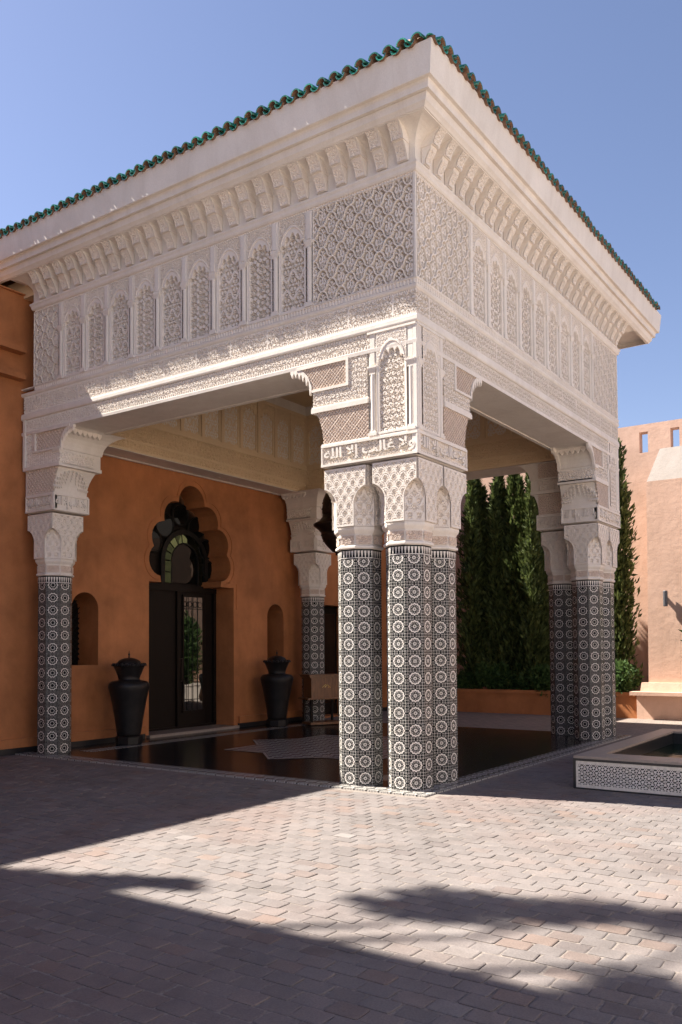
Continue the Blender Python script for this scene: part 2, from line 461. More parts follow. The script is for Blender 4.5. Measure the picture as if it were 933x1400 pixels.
RCACHE = {}
def relief_mesh(key, w_, h_, fn, res, mask=None):
    """height field over w x h (metres, height from fn in metres), origin at the lower left corner"""
    if key and key in RCACHE: return RCACHE[key]
    nu, nv = max(2, int(round(w_/res))), max(2, int(round(h_/res)))
    u = np.linspace(0, w_, nu+1); v = np.linspace(0, h_, nv+1)
    U, V = np.meshgrid(u, v)
    H = fn(U, V)*np.ones_like(U)
    idx = np.arange((nu+1)*(nv+1)).reshape(nv+1, nu+1)
    F = np.stack([idx[:-1, :-1], idx[:-1, 1:], idx[1:, 1:], idx[1:, :-1]], -1).reshape(-1, 4)
    if mask is not None:
        mc = mask((U[:-1, :-1]+U[1:, 1:])/2, (V[:-1, :-1]+V[1:, 1:])/2).ravel()
        F = F[mc]
    P = np.stack([U, V, H], -1).reshape(-1, 3)
    if mask is not None:
        used = np.unique(F); mp = np.zeros(len(P), int); mp[used] = np.arange(len(used)); P = P[used]; F = mp[F]
    me = npmesh('relief', P, F)
    if key: RCACHE[key] = me
    return me
def plate(name, frame, u0, u1, v0, v1, n, fn, amp, res, mat, parent, mask=None, key=None):
    me = relief_mesh(key, u1-u0, v1-v0, (lambda U, V: fn(U+(0 if key else u0), V)*amp), res, mask)
    return obj(name, me, mat, parent, frame @ T(u0, v0, n))

# ------------------------------------------------------------------ the setting: ground, paving, floor
XE, YE = 7.53, 7.25                 # canopy block corner opposite, wall plane
g = MB(); R_ = 260
g.add([(-R_, -R_, -.0055), (R_, -R_, -.0055), (R_, R_, -.0055), (-R_, R_, -.0055)], [(0, 1, 2, 3)])
ground = tag(g.build('ground', JOINT), kind='structure')
FX0, FY0 = -.10, -.10               # outer edge of the canopy floor
# paved drive beyond the canopy: one sheet, too far to pick the pavers apart
g = MB(); g.add([(7.66, -14, -.004), (11.6, -14, -.004), (11.6, 7.25, -.004), (7.66, 7.25, -.004)], [(0, 1, 2, 3)])
tag(g.build('drive', GROUND), kind='structure')
paving = tag(obj('courtyard_paving', None, None), kind='structure')
def project(P):
    d = np.asarray(P)-np.array(CAM)
    zc = d @ np.array(fw); x = d @ np.array(rt2); y = d @ np.array(up2)
    return FPX*x/zc+CXP, -FPX*y/zc+CYP, zc
PL, PR = .185, .135
def paver_shape(l, wd, rs):
    hl, hw = l/2-.0028, wd/2-.0028; c = .012
    out = []
    for (x, y) in ((-hw+c, -hl), (hw-c, -hl), (hw, -hl+c), (hw, hl-c), (hw-c, hl), (-hw+c, hl), (-hw, hl-c), (-hw, -hl+c)):
        out.append((x+rs.uniform(-.0045, .0025)*(1 if x > 0 else -1), y+rs.uniform(-.0045, .0025)*(1 if y > 0 else -1)))
    a = np.array(out); inn = a*np.array([1-.007/hw, 1-.007/hl])
    z0, z1 = np.full((8, 1), -.05), np.full((8, 1), -.0028)
    return np.vstack([np.hstack([a, z0]), np.hstack([a, z1]), np.hstack([inn, np.zeros((8, 1))])])
side = np.array([(k*8+i, k*8+(i+1) % 8, (k+1)*8+(i+1) % 8, (k+1)*8+i) for k in (0, 1) for i in range(8)])
top = np.array([(16, 17, 18, 19), (16, 19, 20, 23), (20, 21, 22, 23)])
PF = np.vstack([side, top])
slots = []
row = 0
for ix in range(int(-9.5/PR), int(7.6/PR)):
    x = (ix+.5)*PR-.07
    for iy in range(int(-9/PL), int(7.25/PL)):
        y = (iy+.5+(.5 if ix % 2 else 0))*PL
        if x > FX0-PR/2 and y > FY0-PL*.55: continue
        if x > 1.30 and y < -1.2: continue
        if y > 7.13: continue
        slots.append((x, y))
slots = np.array(slots)
px, py, pz = project(np.column_stack([slots, np.zeros(len(slots))]))
keep = (pz > .8) & (px > -250) & (px < 1190) & (py < 1750) & (pz < 17)
slots = slots[keep]; px, py, pz = px[keep], py[keep], pz[keep]
inview = (px > 8) & (px < 925) & (py < 1392)
order = np.argsort(np.where(inview, pz, 999)); near = set(order[:300].tolist())
variants = []
for k in range(8):
    me = npmesh('paver', paver_shape(PL, PR, np.random.default_rng(k)), PF); variants.append(me)
VARP = [np.array([q.co[:] for q in m.vertices]) for m in variants]
VV, FF = [], []
cnt = 0
for i, (x, y) in enumerate(slots):
    rs = RNG
    wob = Matrix.Translation((x+rs.uniform(-.003, .003), y+rs.uniform(-.004, .004), rs.uniform(-.003, .002))) @ Matrix.Rotation(rs.uniform(-.028, .028), 4, 'Z') @ Matrix.Rotation(rs.uniform(-.009, .009), 4, 'X') @ Matrix.Rotation(rs.uniform(-.010, .010), 4, 'Y')
    if i in near:
        obj('paver', variants[i % 8], PAVER, paving, wob)
    else:
        P = VARP[i % 8]
        A = np.array(wob); VV.append(P @ A[:3, :3].T+A[:3, 3]); FF.append(PF+cnt*24); cnt += 1
tag(obj('paver', npmesh('paver_field', np.vstack(VV), np.vstack(FF)), PAVER, paving), kind='stuff')

floor = MB().box(FX0+.30, 7.64, FY0+.30, 7.24, -.06, .010).build('granite_floor', GRANITE)
tag(floor, kind='structure')
def border(x0, x1, y0, y1, nu, nv, z=.012):
    me = MB().add([(x0, y0, z), (x1, y0, z), (x1, y1, z), (x0, y1, z), (x0, y0, -.05), (x1, y0, -.05), (x1, y1, -.05), (x0, y1, -.05)],
                  [(0, 1, 2, 3), (0, 4, 5, 1), (0, 3, 7, 4)]).mesh('tile_border')
    c = .165
    face_uv(me, lambda p, co: (co.x/c, co.y/c))
    return obj('tile_border', me, ZD, floor)
border(FX0, FX0+.298, FY0, 7.24, 1, 1); border(FX0+.3, 7.64, FY0, FY0+.298, 1, 1)
border(.7, 7.3, 6.35, 6.65, 1, 1, .0125)
st = []
for k in range(16):
    r = 1.93 if k % 2 == 0 else 1.477
    st.append((3.40+r*math.cos(k*PI/8), 3.35+r*math.sin(k*PI/8)))
me = MB().add([(x, y, .0145) for x, y in st]+[(3.4, 3.35, .0145)], [(i, (i+1) % 16, 16) for i in range(16)]).mesh('star_inlay')
face_uv(me, lambda p, co: (co.x/.21, co.y/.21)); obj('star_inlay', me, ZD, floor)
mb = MB()
for k in range(16):
    (xa, ya), (xb, yb) = st[k], st[(k+1) % 16]
    s_ = 1.025
    xc, yc = 3.4, 3.35
    f2 = lambda x, y: (xc+(x-xc)*s_, yc+(y-yc)*s_)
    a2, b2 = f2(xa, ya), f2(xb, yb)
    mb.add([(xa, ya, .0165), (xb, yb, .0165), (*b2, .0165), (*a2, .0165)], [(0, 1, 2, 3)])
mb.build('star_rim', CONC, floor)

# ------------------------------------------------------------------ entrance canopy
canopy = thing('entrance_canopy', (0, 0, 0), 'white carved stucco entrance canopy with green tiled eaves on mosaic columns', 'canopy')
NEAR, FAR = .0066, .013
FACES = {'L': (FL(), -7.2, 0.0), 'R': (FRr(), 0.0, XE)}

def ring(name, prof, mat, parent, x0=0.0, x1=XE, y0=0.0, y1=YE, sides=(0, 1, 3), ex1=None, ey=0.0):
    """moulding swept round the block: prof = [(n, z)] ; sides 0 = -Y, 1 = +X, 2 = +Y, 3 = -X"""
    mb = MB()
    for s_ in sides:
        rings = []
        for n, z in prof:
            X0, X1_, Y0, Y1_ = x0-n, x1+(n if ex1 is None else n*ex1), y0-n, y1+n*ey
            c = [(X0, Y0, z), (X1_, Y0, z), (X1_, Y1_, z), (X0, Y1_, z)]
            rings.append([c[s_], c[(s_+1) % 4]])
        mb.loft(rings, cap=False, closed=False)
    return mb.build(name, mat, parent)

# beam cores (behind the carved faces), soffits at z 5.06
for b_ in ((.095, .73, .095, 7.20, 5.064, 5.74), (.095, .73, .095, 6.95, 5.74, 7.3), (.73, XE-.095, .095, .73, 5.064, 7.3), (XE-.73, XE-.095, .73, 7.23, 5.064, 7.3), (.73, XE-.73, 6.66, 7.23, 5.064, 7.3)):
    MB().box(*b_).build('beam', WHITE, canopy)
MB().box(.02, XE-.02, .02, 7.9, 7.3, 7.62).build('ceiling', CEIL, canopy)
MB().box(7.50, XE+.84+.25, -.27, 7.9, 7.615, 7.638).build('eaves_soffit', WHITE, canopy)
# the inner ceiling below
MB().box(.735, XE-.735, .735, 6.655, 7.0, 7.295).build('ceiling', CEIL, canopy)
# corner edge posts
for (x, y) in ((0, 0), (XE, 0)):
    sx = 1 if x == 0 else -1
    MB().box(*sorted((x+.002*sx, x+.03*sx)), y+.002, y+.03, 5.74, 7.05).build('corner_edge', WHITE, canopy)
# mouldings
ring('beam_moulding', [(-.11, 5.058), (.0, 5.058), (.003, 5.10), (-.012, 5.11), (-.05, 5.11)], WHITE, canopy)
ring('band_moulding', [(-.05, 5.292), (-.002, 5.30), (.010, 5.312), (.012, 5.325), (.012, 5.372), (.004, 5.38), (.004, 5.40), (-.045, 5.405)], WHITE, canopy)
ring('ledge_moulding', [(-.05, 5.675), (-.004, 5.68), (.010, 5.70), (.012, 5.712), (.012, 5.730), (.003, 5.735), (-.05, 5.737)], WHITE, canopy)
ring('ledge_moulding', [(-.05, 5.792), (.010, 5.792), (.014, 5.806), (-.05, 5.816)], WHITE, canopy)
ring('cornice_moulding', [(-.05, 7.024), (.012, 7.024), (.02, 7.032), (.03, 7.05), (.035, 7.08), (.05, 7.105), (.05, 7.122), (.018, 7.128), (.018, 7.15)], WHITE, canopy, y1=6.95, sides=(0, 1, 2, 3), ey=1.0)
cav = [(.005, 7.15), (.005, 7.30)]+[(.005+.265*(1-math.cos(t*PI/2)), 7.30+.205*math.sin(t*PI/2)) for t in np.linspace(.15, 1, 8)]
ring('cornice_cove', cav+[(.275, 7.52)], WHITE, canopy, y1=6.95, sides=(0, 1, 2, 3), ey=1.0)

def lobed(x, half, rise):
    """lower edge of a multifoil pointed arch (height above the springing), x from -half..half"""
    ax = np.abs(x)/half
    base = rise*np.sqrt(np.clip(1-ax**1.7, 0, 1))
    teeth = .075*np.abs(np.cos(ax*PI*2.0))**.8
    return base*.78+teeth-.065
def arch_panel(kind, wd, h_, spring, rise):
    def fn(U, V):
        x = U-wd/2; half = wd/2-.035
        up_ = V-spring
        curve = lobed(x, half, rise)
        point = (rise+.03)*np.sqrt(np.clip(1-(np.abs(x)/(half+.012))**1.8, 0, 1))
        inside = (np.abs(x) < half) & (up_ < curve)
        tym = (np.abs(x) < half) & (up_ >= curve) & (up_ < point)
        rim = np.abs(up_-point) < .014
        pat = {'A': floral, 'B': stars, 'C': lambda a, b: vine(a, b, .072, 3.)}[kind](U, V)
        H = np.where(inside, -.088+.052*pat, -.022+.018*arab(U, V, .06, .06))
        H = np.where(tym, -.006, H)
        H = np.where(rim & (up_ > -.02) & (np.abs(x) < half+.02), .006, H)
        H = np.where((np.abs(x) > half) & (up_ < 0), -.012, H)
        H = np.where((V < .03), -.01, H)
        H = np.where((U < .008) | (U > wd-.008) | (V > h_-.012), -.004, H)
        return H
    return fn
PIL = MB()
def colonnette(v0, v1, cap_h, top):
    """half-round colonnette with base and cap, then a flat strip up to top; centred on u=0"""
    mb = MB()
    mb.box(-.058, .058, v0, v0+.035, -.05, .022)
    mb.prism([(-.045, v0+.035), (.045, v0+.035), (.04, v0+.06), (-.04, v0+.06)], -.05, .016)
    pts = [(.036*math.cos(a), .036*math.sin(a)) for a in np.linspace(PI, 0, 7)]
    mb.loft([[(a, z, -.018+b) for a, b in pts]+[(.036, z, -.05), (-.036, z, -.05)] for z in (v0+.06, v1)])
    mb.box(-.042, .042, v1, v1+.014, -.05, .014)
    mb.loft([[(-.036, v1+.014, -.05), (.036, v1+.014, -.05), (.036, v1+.014, .012), (-.036, v1+.014, .012)],
             [(-.062, v1+cap_h-.02, -.05), (.062, v1+cap_h-.02, -.05), (.062, v1+cap_h-.02, .026), (-.062, v1+cap_h-.02, .026)],
             [(-.062, v1+cap_h, -.05), (.062, v1+cap_h, -.05), (.062, v1+cap_h, .026), (-.062, v1+cap_h, .026)]])
    if top > v1+cap_h:
        mb.box(-.05, .05, v1+cap_h, top, -.05, .004)
        mb.box(-.03, .03, v1+cap_h+.02, top-.02, .004, .012)
    return mb.mesh('pilaster')
PILM = colonnette(0, .74, .085, 1.19)

def zone_frieze(fkey, u_big0, u_big1, u_end0, u_end1, ulist, flip=False, inner=None):
    F, ua, ub = FACES[fkey]
    vb, vt = 5.815, 7.0
    h_ = vt-vb
    big = lambda a, b: obj('lattice_panel', relief_mesh(('lat', round(b-a, 3)), b-a, h_, lambda U, V: -.072+.074*np.where((U < .012) | (U > b-a-.012) | (V < .012) | (V > h_-.012), 1, lattice(U, V)), .0066), STUCCO, canopy, F @ T(a, vb, 0))
    big(u_big0, u_big1); big(u_end0, u_end1)
    pw = abs(ulist[1]-ulist[0])
    wd = pw-.105
    for i in range(len(ulist)-1):
        c = (ulist[i]+ulist[i+1])/2
        kind = 'A' if i % 2 == 0 else 'B'
        me = relief_mesh(('arch', kind, round(wd, 3)), wd, h_, arch_panel(kind, wd, h_, .79, .25), .0066)
        obj('arched_panel', me, STUCCO, canopy, F @ T(c-wd/2, vb, 0))
    for u in ulist: obj('pilaster', PILM, WHITE, canopy, F @ T(u, vb-.005, 0))
    # strips over and under the panels
    plate('bead_strip', F, ua+.27 if fkey == 'L' else ua, ub, 5.737, 5.792, -.004, dentil, .012, NEAR, STUCCO, canopy)
    plate('bead_strip', F, ua+.27 if fkey == 'L' else ua, ub, 7.0, 7.024, -.006, lambda U, V: dentil(U, V, .035), .010, NEAR, STUCCO, canopy)
UL = [-(1.50+.531*i) for i in range(10)]
zone_frieze('L', -1.44, -.032, -6.95, -6.34, UL)
UR = [1.42+.521*i for i in range(10)]
zone_frieze('R', .032, 1.36, 6.17, XE-.032, UR)
for fk in 'LR':
    F, ua, ub = FACES[fk]
    e0, e1 = (ua, -.004) if fk == 'L' else (.004, XE)
    def bandfn(U, V):
        h_ = .27
        k = fr(U/.62); car = np.abs(k-.5) < .018
        H = arab(U, V, .10, .12)
        edge = (V < .02) | (V > h_-.02)
        bead = sst(.3, .2, np.abs(fr(U/.03)-.5))
        return np.where(edge, .5+.5*bead, np.where(car, 1., H))
    dk = 1.0 if fk == 'L' else 2.0
    plate('band_frieze', F, e0, e1, 5.403, 5.678, -.021*dk, bandfn, .019*dk, NEAR, STUCCO, canopy)
    plate('beam_frieze', F, e0, e1, 5.108, 5.294, -.023*dk, lambda U, V: np.where((V < .03) | (V > .156), dentil(U, V, .04), arab(U, V, .09, .10, .8)), .018*dk, NEAR, STUCCO, canopy)

# brackets under the eaves
def bracket():
    a = [(.0, .00), (.035, .0), (.045, .05), (.075, .11), (.115, .165), (.128, .185)]
    lo = a+[(.128, .192), (0, .192)]
    hi = [(.0, .192), (.150, .192), (.156, .235), (.180, .285), (.225, .335), (.262, .360), (.272, .372), (0, .372)]
    mb = MB()
    for poly, hw in ((lo, .068), (hi, .078)):
        n = len(poly)
        vs = [(-hw, z, nn) for nn, z in poly]+[(hw, z, nn) for nn, z in poly]
        mb.add(vs, [tuple(range(n)), tuple(range(2*n-1, n-1, -1))]+[(i, n+i, n+(i+1) % n, (i+1) % n) for i in range(n)])
    # carved scrollwork bent over the two front faces
    for pts, hw in (([(.040, .008), (.047, .05), (.077, .11), (.117, .165)], .062), ([(.152, .200), (.158, .235), (.182, .285), (.227, .335), (.258, .356)], .072)):
        pn = np.array([q[0] for q in pts]); pz = np.array([q[1] for q in pts])
        ln = np.concatenate([[0], np.cumsum(np.hypot(np.diff(pn), np.diff(pz)))]); nu, nv = 18, 24
        us = np.linspace(-hw, hw, nu+1); vs_ = np.linspace(0, ln[-1], nv+1); U, V = np.meshgrid(us, vs_)
        H = np.where((np.abs(U) > hw-.008) | (V < .008) | (V > ln[-1]-.008), 1., vine(U, V, .05, 1.))*.011
        N = np.interp(V, ln, pn); Z = np.interp(V, ln, pz)
        tn = np.gradient(N[:, 0]); tz = np.gradient(Z[:, 0]); q = np.hypot(tn, tz)
        nn, nz = (tz/q)[:, None], (-tn/q)[:, None]
        P = np.stack([U, Z+nz*H, N+nn*H], -1).reshape(-1, 3)
        idx = np.arange((nu+1)*(nv+1)).reshape(nv+1, nu+1)
        F = np.stack([idx[:-1, :-1], idx[:-1, 1:], idx[1:, 1:], idx[1:, :-1]], -1).reshape(-1, 4)
        mb.add(P.tolist(), [tuple(f) for f in F.tolist()])
    return mb.mesh('bracket')
BRK = bracket()
for i in range(24): obj('bracket', BRK, STUCCO, canopy, FL() @ T(-.135-.2845*i, 7.15, .012))
for i in range(26): obj('bracket', BRK, STUCCO, canopy, FRr() @ T(.20+.2845*i, 7.15, .012))

# roof: roll moulding, soffit, leaning fascia, tiles
roof = obj('roof', None, None, canopy)
XR = 7.53+.84          # roof runs a little farther on the far side
ring('eaves_moulding', [(.24, 7.512), (.285, 7.515), (.30, 7.535), (.325, 7.56), (.335, 7.60), (.345, 7.635), (.33, 7.645)], WHITE, roof, x1=XR, y1=7.95)
ring('eaves_soffit', [(.20, 7.64), (.385, 7.64), (.39, 7.705), (.40, 7.735), (.425, 7.737)], WHITE, roof, x1=XR, y1=7.95)
ring('fascia', [(.40, 7.737), (.442, 7.737), (.447, 7.75), (.478, 8.04), (.482, 8.085), (.40, 8.09)], WHITE, roof, x1=XR, y1=7.95)
mb = MB(); x0, x1, y0, y1 = -.47, XR+.47, -.47, 7.95
mb.add([(x0, y0, 8.085), (x1, y0, 8.085), (x1, y1, 8.085), (x0, y1, 8.085), (x0+2.4, y0+2.4, 8.75), (x1-2.4, y0+2.4, 8.75), (x1-2.4, y1, 8.75), (x0+2.4, y1, 8.75)],
       [(0, 1, 5, 4), (1, 2, 6, 5), (2, 3, 7, 6), (3, 0, 4, 7), (4, 5, 6, 7)])
mb.build('roof_slope', TILEG, roof)
def barrel(r, th, ln, up_):
    mb = MB(); n = 9; sg = 1 if up_ else -1
    rings = []
    for q, ta in ((0, 1.0), (ln, .86)):
        o = [(r*ta*math.cos(a), q*.97, sg*r*ta*math.sin(a)+q*.26) for a in np.linspace(0, PI, n)]
        i_ = [((r-th)*ta*math.cos(a), q*.97, sg*(r-th)*ta*math.sin(a)+q*.26) for a in np.linspace(PI, 0, n)]
        rings.append(o+i_)
    return mb.loft(rings).mesh('roof_tile', True)
CO, PA = barrel(.068, .016, .42, True), barrel(.064, .014, .42, False)
for me in (CO, PA):
    me.materials.append(TILEG); me.materials.append(CLAY)
    for p in me.polygons:                    # cut ends and undersides show the bare clay
        c = p.center
        if abs(c.y) < .01: p.use_smooth = False
        elif me is PA and math.hypot(c.x, c.z-.268*c.y) > .055: p.material_index = 1
        elif me is CO and math.hypot(c.x, c.z-.268*c.y) < .052: p.material_index = 1
NT = 46
for i in range(NT):
    y = -.33+.18*i
    obj('roof_tile', CO, None, roof, T(-.535+random.uniform(-.012, .012), y, 8.105+random.uniform(-.006, .006)) @ Matrix.Rotation(-PI/2+random.uniform(-.04, .04), 4, 'Z'))
    obj('roof_tile', PA, None, roof, T(-.520+random.uniform(-.012, .012), y+.09, 8.112+random.uniform(-.006, .006)) @ Matrix.Rotation(-PI/2+random.uniform(-.04, .04), 4, 'Z'))
for i in range(int((XR+.75)/.18)):
    x = -.30+.18*i
    obj('roof_tile', CO, None, roof, T(x, -.535+random.uniform(-.012, .012), 8.105+random.uniform(-.006, .006)) @ Matrix.Rotation(random.uniform(-.04, .04), 4, 'Z'))
    obj('roof_tile', PA, None, roof, T(x-.09, -.520+random.uniform(-.012, .012), 8.112+random.uniform(-.006, .006)) @ Matrix.Rotation(random.uniform(-.04, .04), 4, 'Z'))
obj('roof_tile', barrel(.052, .014, .5, True), TILEG, roof, T(-.47, -.47, 8.09) @ Matrix.Rotation(-PI/4, 4, 'Z'))

# ---- columns with capitals
OCT = [22.5+45*k for k in range(8)]
def octring(af, z):
    r = af/2/math.cos(PI/8)
    return [(r*math.cos(math.radians(a)), r*math.sin(math.radians(a)), z) for a in OCT]
SH = 2.70
mb = MB().loft([octring(.49, 0.0), octring(.49, SH)]); SHAFT = mb.mesh('shaft')
def shaft_uv(p, co):
    if abs(p.normal.z) > .5: return (co.x, co.y)
    a = math.degrees(math.atan2(p.normal.y, p.normal.x)); k = round((a % 360)/45)
    tx, ty = -math.sin(math.radians(k*45)), math.cos(math.radians(k*45))
    return (k+.5+(co.x*tx+co.y*ty)/.203, co.z/.196)
face_uv(SHAFT, shaft_uv)
SHAFT_A = SHAFT; SHAFT_B = SHAFT.copy(); SHAFT_A.materials.append(ZA); SHAFT_B.materials.append(ZB)
COLLAR = MB().loft([octring(.494, 0), octring(.494, .115)]).mesh('tile_collar')
face_uv(COLLAR, lambda p, co: ((shaft_uv(p, co)[0])*5, co.z/.115))
NECK = MB().loft([octring(.50, 0), octring(.545, .012), octring(.545, .035), octring(.505, .05), octring(.505, .175), octring(.515, .185), octring(.56, .215), octring(.575, .235), octring(.575, .262), octring(.55, .268)]).mesh('neck_ring')
def neckfn(U, V): return arab(U, V, .07, .07)
NB = relief_mesh('neckrel', .19, .10, lambda U, V: np.where((U < .008) | (U > .182) | (V < .008) | (V > .092), .012, .012*arab(U, V, .075, .075)), .0095)
CH = .70       # capital height above the neck
CS = .58
def capital():
    mb = MB(); h = CS/2; D = h*math.sqrt(2); cut = CS*(1-1/(1+math.sqrt(2)))/2
    t0 = cut/math.sqrt(2); d0 = D-t0-.014
    zs = np.concatenate([np.linspace(0, .26, 3), np.linspace(.29, .462, 12), [.47, CH]])
    rings = []
    for z in zs:
        if z <= .26: w_ = t0
        elif z < .465: w_ = t0*max(0.0, 1-((z-.26)/.205)**1.9)**.62
        else: w_ = 0.0
        r = []
        for k in range(4):
            ang = PI/4+k*PI/2
            for dd, tt in ((D-w_, -w_), (d0 if w_ > 0 else D-w_, -w_), (d0 if w_ > 0 else D-w_, w_), (D-w_, w_)):
                r.append((dd*math.cos(ang)-tt*math.sin(ang), dd*math.sin(ang)+tt*math.cos(ang), z))
        rings.append(r)
    mb.loft(rings)
    return mb
capm = capital()
def add_relief(mb, w_, h_, fn, res, M, mask=None):
    me = relief_mesh(None, w_, h_, fn, res, mask)
    vs = [M @ q.co for q in me.vertices]; fs = [tuple(p.vertices) for p in me.polygons]
    mb.add(vs, fs); bpy.data.meshes.remove(me)
cut = CS*(1-1/(1+math.sqrt(2)))/2
def capmask(U, V):
    x = np.abs(U-CS/2)
    w_ = np.where(V <= .26, 1.0, np.where(V < .465, np.clip(1-((V-.26)/.205)**1.9, 0, 1)**.62, 0))
    return x < CS/2-cut*w_+.004
def capfn(U, V):
    x = np.abs(U-CS/2)
    w_ = np.where(V <= .26, 1.0, np.where(V < .465, np.clip(1-(np.clip(V-.26, 0, 1)/.205)**1.9, 0, 1)**.62, 0))
    e = CS/2-cut*w_-x
    return .001+.018*np.where((e < .012) | (V > CH-.02) | (V < .02), 1., scales(U-CS/2, V, .118, .088))
for k in range(4):
    M = Matrix.Rotation(k*PI/2, 4, 'Z') @ FRr(-CS/2) @ T(-CS/2, 0, 0)
    add_relief(capm, CS, CH, capfn, .0066 if k in (0, 3) else .02, M, capmask)
    # pointed niche field on the chamfer
    D = CS/2*math.sqrt(2); t0 = cut/math.sqrt(2); d0 = D-t0-.014
    M2 = Matrix.Rotation(k*PI/2-PI/4, 4, 'Z') @ FRr(-d0) @ T(-t0, 0, 0)
    add_relief(capm, 2*t0, .45, lambda U, V: .001+.016*np.where((V < .02) | (U < .010) | (U > 2*t0-.010), 1., scales(U-t0, V, .105, .085)), .007, M2,
               lambda U, V: np.abs(U-t0) < t0*np.where(V < .26, 1.0, np.clip(1-(np.clip(V-.26, 0, 1)/.205)**1.9, 0, 1)**.62))
CAPM = capm.mesh('capital')
def column(x, y, dark):
    c = obj('column', SHAFT_B if dark else SHAFT_A, None, canopy, T(x, y, 0))
    obj('tile_collar', COLLAR, ZM, c, T(x, y, SH-.02))
    obj('neck_ring', NECK, WHITE, c, T(x, y, SH+.092))
    for k in range(8):
        if k in (0, 1, 2): continue
        obj('neck_carving', NB, LOZ, c, T(x, y, SH+.092+.06) @ Matrix.Rotation(k*PI/4+PI/2, 4, 'Z') @ FRr(-.2535) @ T(-.095, 0, 0))
    obj('capital', CAPM, STUCCO, c, T(x, y, SH+.36))
for x, y, dk in ((.318, .318, 0), (.318, 1.00, 0), (.935, .318, 0), (7.212, .318, 1), (6.59, .318, 1), (7.212, .98, 1), (.318, 6.80, 1), (7.212, 6.80, 1)):
    column(x, y, dk)

# ---- piers above the columns
def flare(z):
    if z < 4.10: return 0.0
    if z < 4.47: return .10*((z-4.10)/.37)**2
    if z < 4.53: return .165
    if z < 4.74: return .15
    return .17+.34*(1-math.sqrt(max(0, 1-((z-4.74)/.33)**2)))
ZP = [3.79, 3.80, 4.06, 4.075, 4.10, 4.2, 4.3, 4.38, 4.44, 4.468, 4.472, 4.528, 4.532, 4.735, 4.745, 4.8, 4.86, 4.92, 4.98, 5.02, 5.05, 5.063]
WG = .66
def wing(axis, sgn, x0, y0, L0, start=0.0):
    """pier wing: runs along axis ('x'/'y') from the outer corner (x0, y0) for L0+flare(z), WG deep"""
    mb = MB(); rings = []
    for z in ZP:
        e = L0+flare(z)
        o = .045
        if 3.795 < z < 4.07: e += .03; o = .030
        if axis == 'x':
            a, b = sorted((x0+sgn*(o if start == 0 else start), x0+sgn*e)); rings.append([(a, y0+o, z), (b, y0+o, z), (b, y0+WG, z), (a, y0+WG, z)])
        else:
            b0 = y0+(o if start == 0 else start)
            a, b = sorted((x0+sgn*o, x0+sgn*WG)); rings.append([(a, b0, z), (b, b0, z), (b, y0+e, z), (a, y0+e, z)])
    mb.loft(rings)
    return mb.build('pier', WHITE, canopy)
LX, LY = 1.20, 1.30
wing('x', 1, 0, 0, LX); wing('y', 1, 0, 0, LY, WG)
wing('x', -1, XE, 0, LX); wing('y', 1, XE, 0, LY, WG) if False else None
# far pier: y wing on the far side
def wing_y_far():
    mb = MB(); rings = []
    for z in ZP:
        e = LY+flare(z)+(.03 if 3.795 < z < 4.07 else 0); o = .045 if not 3.795 < z < 4.07 else .030
        rings.append([(XE-WG, WG, z), (XE-o, WG, z), (XE-o, e, z), (XE-WG, e, z)])
    mb.loft(rings).build('pier', WHITE, canopy)
wing_y_far()
def wall_pier(x0, sgn):
    mb = MB(); rings = []
    for z in ZP:
        e = flare(z); o = .045
        if 3.795 < z < 4.07: e += .03; o = .030
        xs = sorted((x0+sgn*o, x0+sgn*(WG+e)))
        rings.append([(xs[0], 6.47-e, z), (xs[1], 6.47-e, z), (xs[1], 7.13, z), (xs[0], 7.13, z)])
    mb.loft(rings).build('pier', WHITE, canopy)
wall_pier(0, 1); wall_pier(XE, -1)

# ---- lettering (the votive line carved on every band)
LET = ''.join(chr(c) for c in reversed([0xFEED, 0xFEFB, 0x20, 0xFECF, 0xFE8E, 0xFEDF, 0xFE90, 0x20, 0xFE87, 0xFEFB, 0x20, 0xFE8D, 0xFEDF, 0xFEE0, 0xFEEA]))
tc = bpy.data.curves.new('lettering', 'FONT'); tc.body = LET; tc.extrude = .035; tc.offset = .024; tc.resolution_u = 2
to = bpy.data.objects.new('lettering_source', tc); COL.objects.link(to)
TXT = bpy.data.meshes.new_from_object(to); bpy.data.objects.remove(to); bpy.data.curves.remove(tc)
co = np.zeros(len(TXT.vertices)*3, np.float32); TXT.vertices.foreach_get('co', co); co = co.reshape(-1, 3)
lo_, hi_ = co.min(0), co.max(0)
def letters(wd, h_):
    key = ('txt', round(wd, 2))
    if key in RCACHE: return RCACHE[key]
    me = TXT.copy(); c = (co-lo_)/(hi_-lo_)*np.array([wd, h_, .022])
    me.vertices.foreach_set('co', c.astype(np.float32).ravel()); me.update(); RCACHE[key] = me
    return me
def callig(frame, u0, u1, n=0.0, rep=1):
    v0, v1 = 3.80, 4.06
    mb = MB()
    mb.box(u0, u1, v0, v0+.028, n-.06, n+.022); mb.box(u0, u1, v1-.028, v1, n-.06, n+.020); mb.box(u0, u1, v1, v1+.02, n-.06, n+.008)
    mb.box(u0, u0+.018, v0+.028, v1-.028, n-.06, n+.018); mb.box(u1-.018, u1, v0+.028, v1-.028, n-.06, n+.018)
    b = mb.build('inscription_band', WHITE, canopy, frame)
    plate('inscription_ground', frame, u0+.018, u1-.018, v0+.028, v1-.028, n-.018, lambda U, V: arab(U, V, .07, .07), .016, .0066, STUCCO, b)
    wd = (u1-u0-.06)/rep
    for k in range(rep):
        obj('lettering', letters(wd-.02, .19), WHITE, b, frame @ T(u0+.03+k*wd+.01, v0+.035, n-.006))

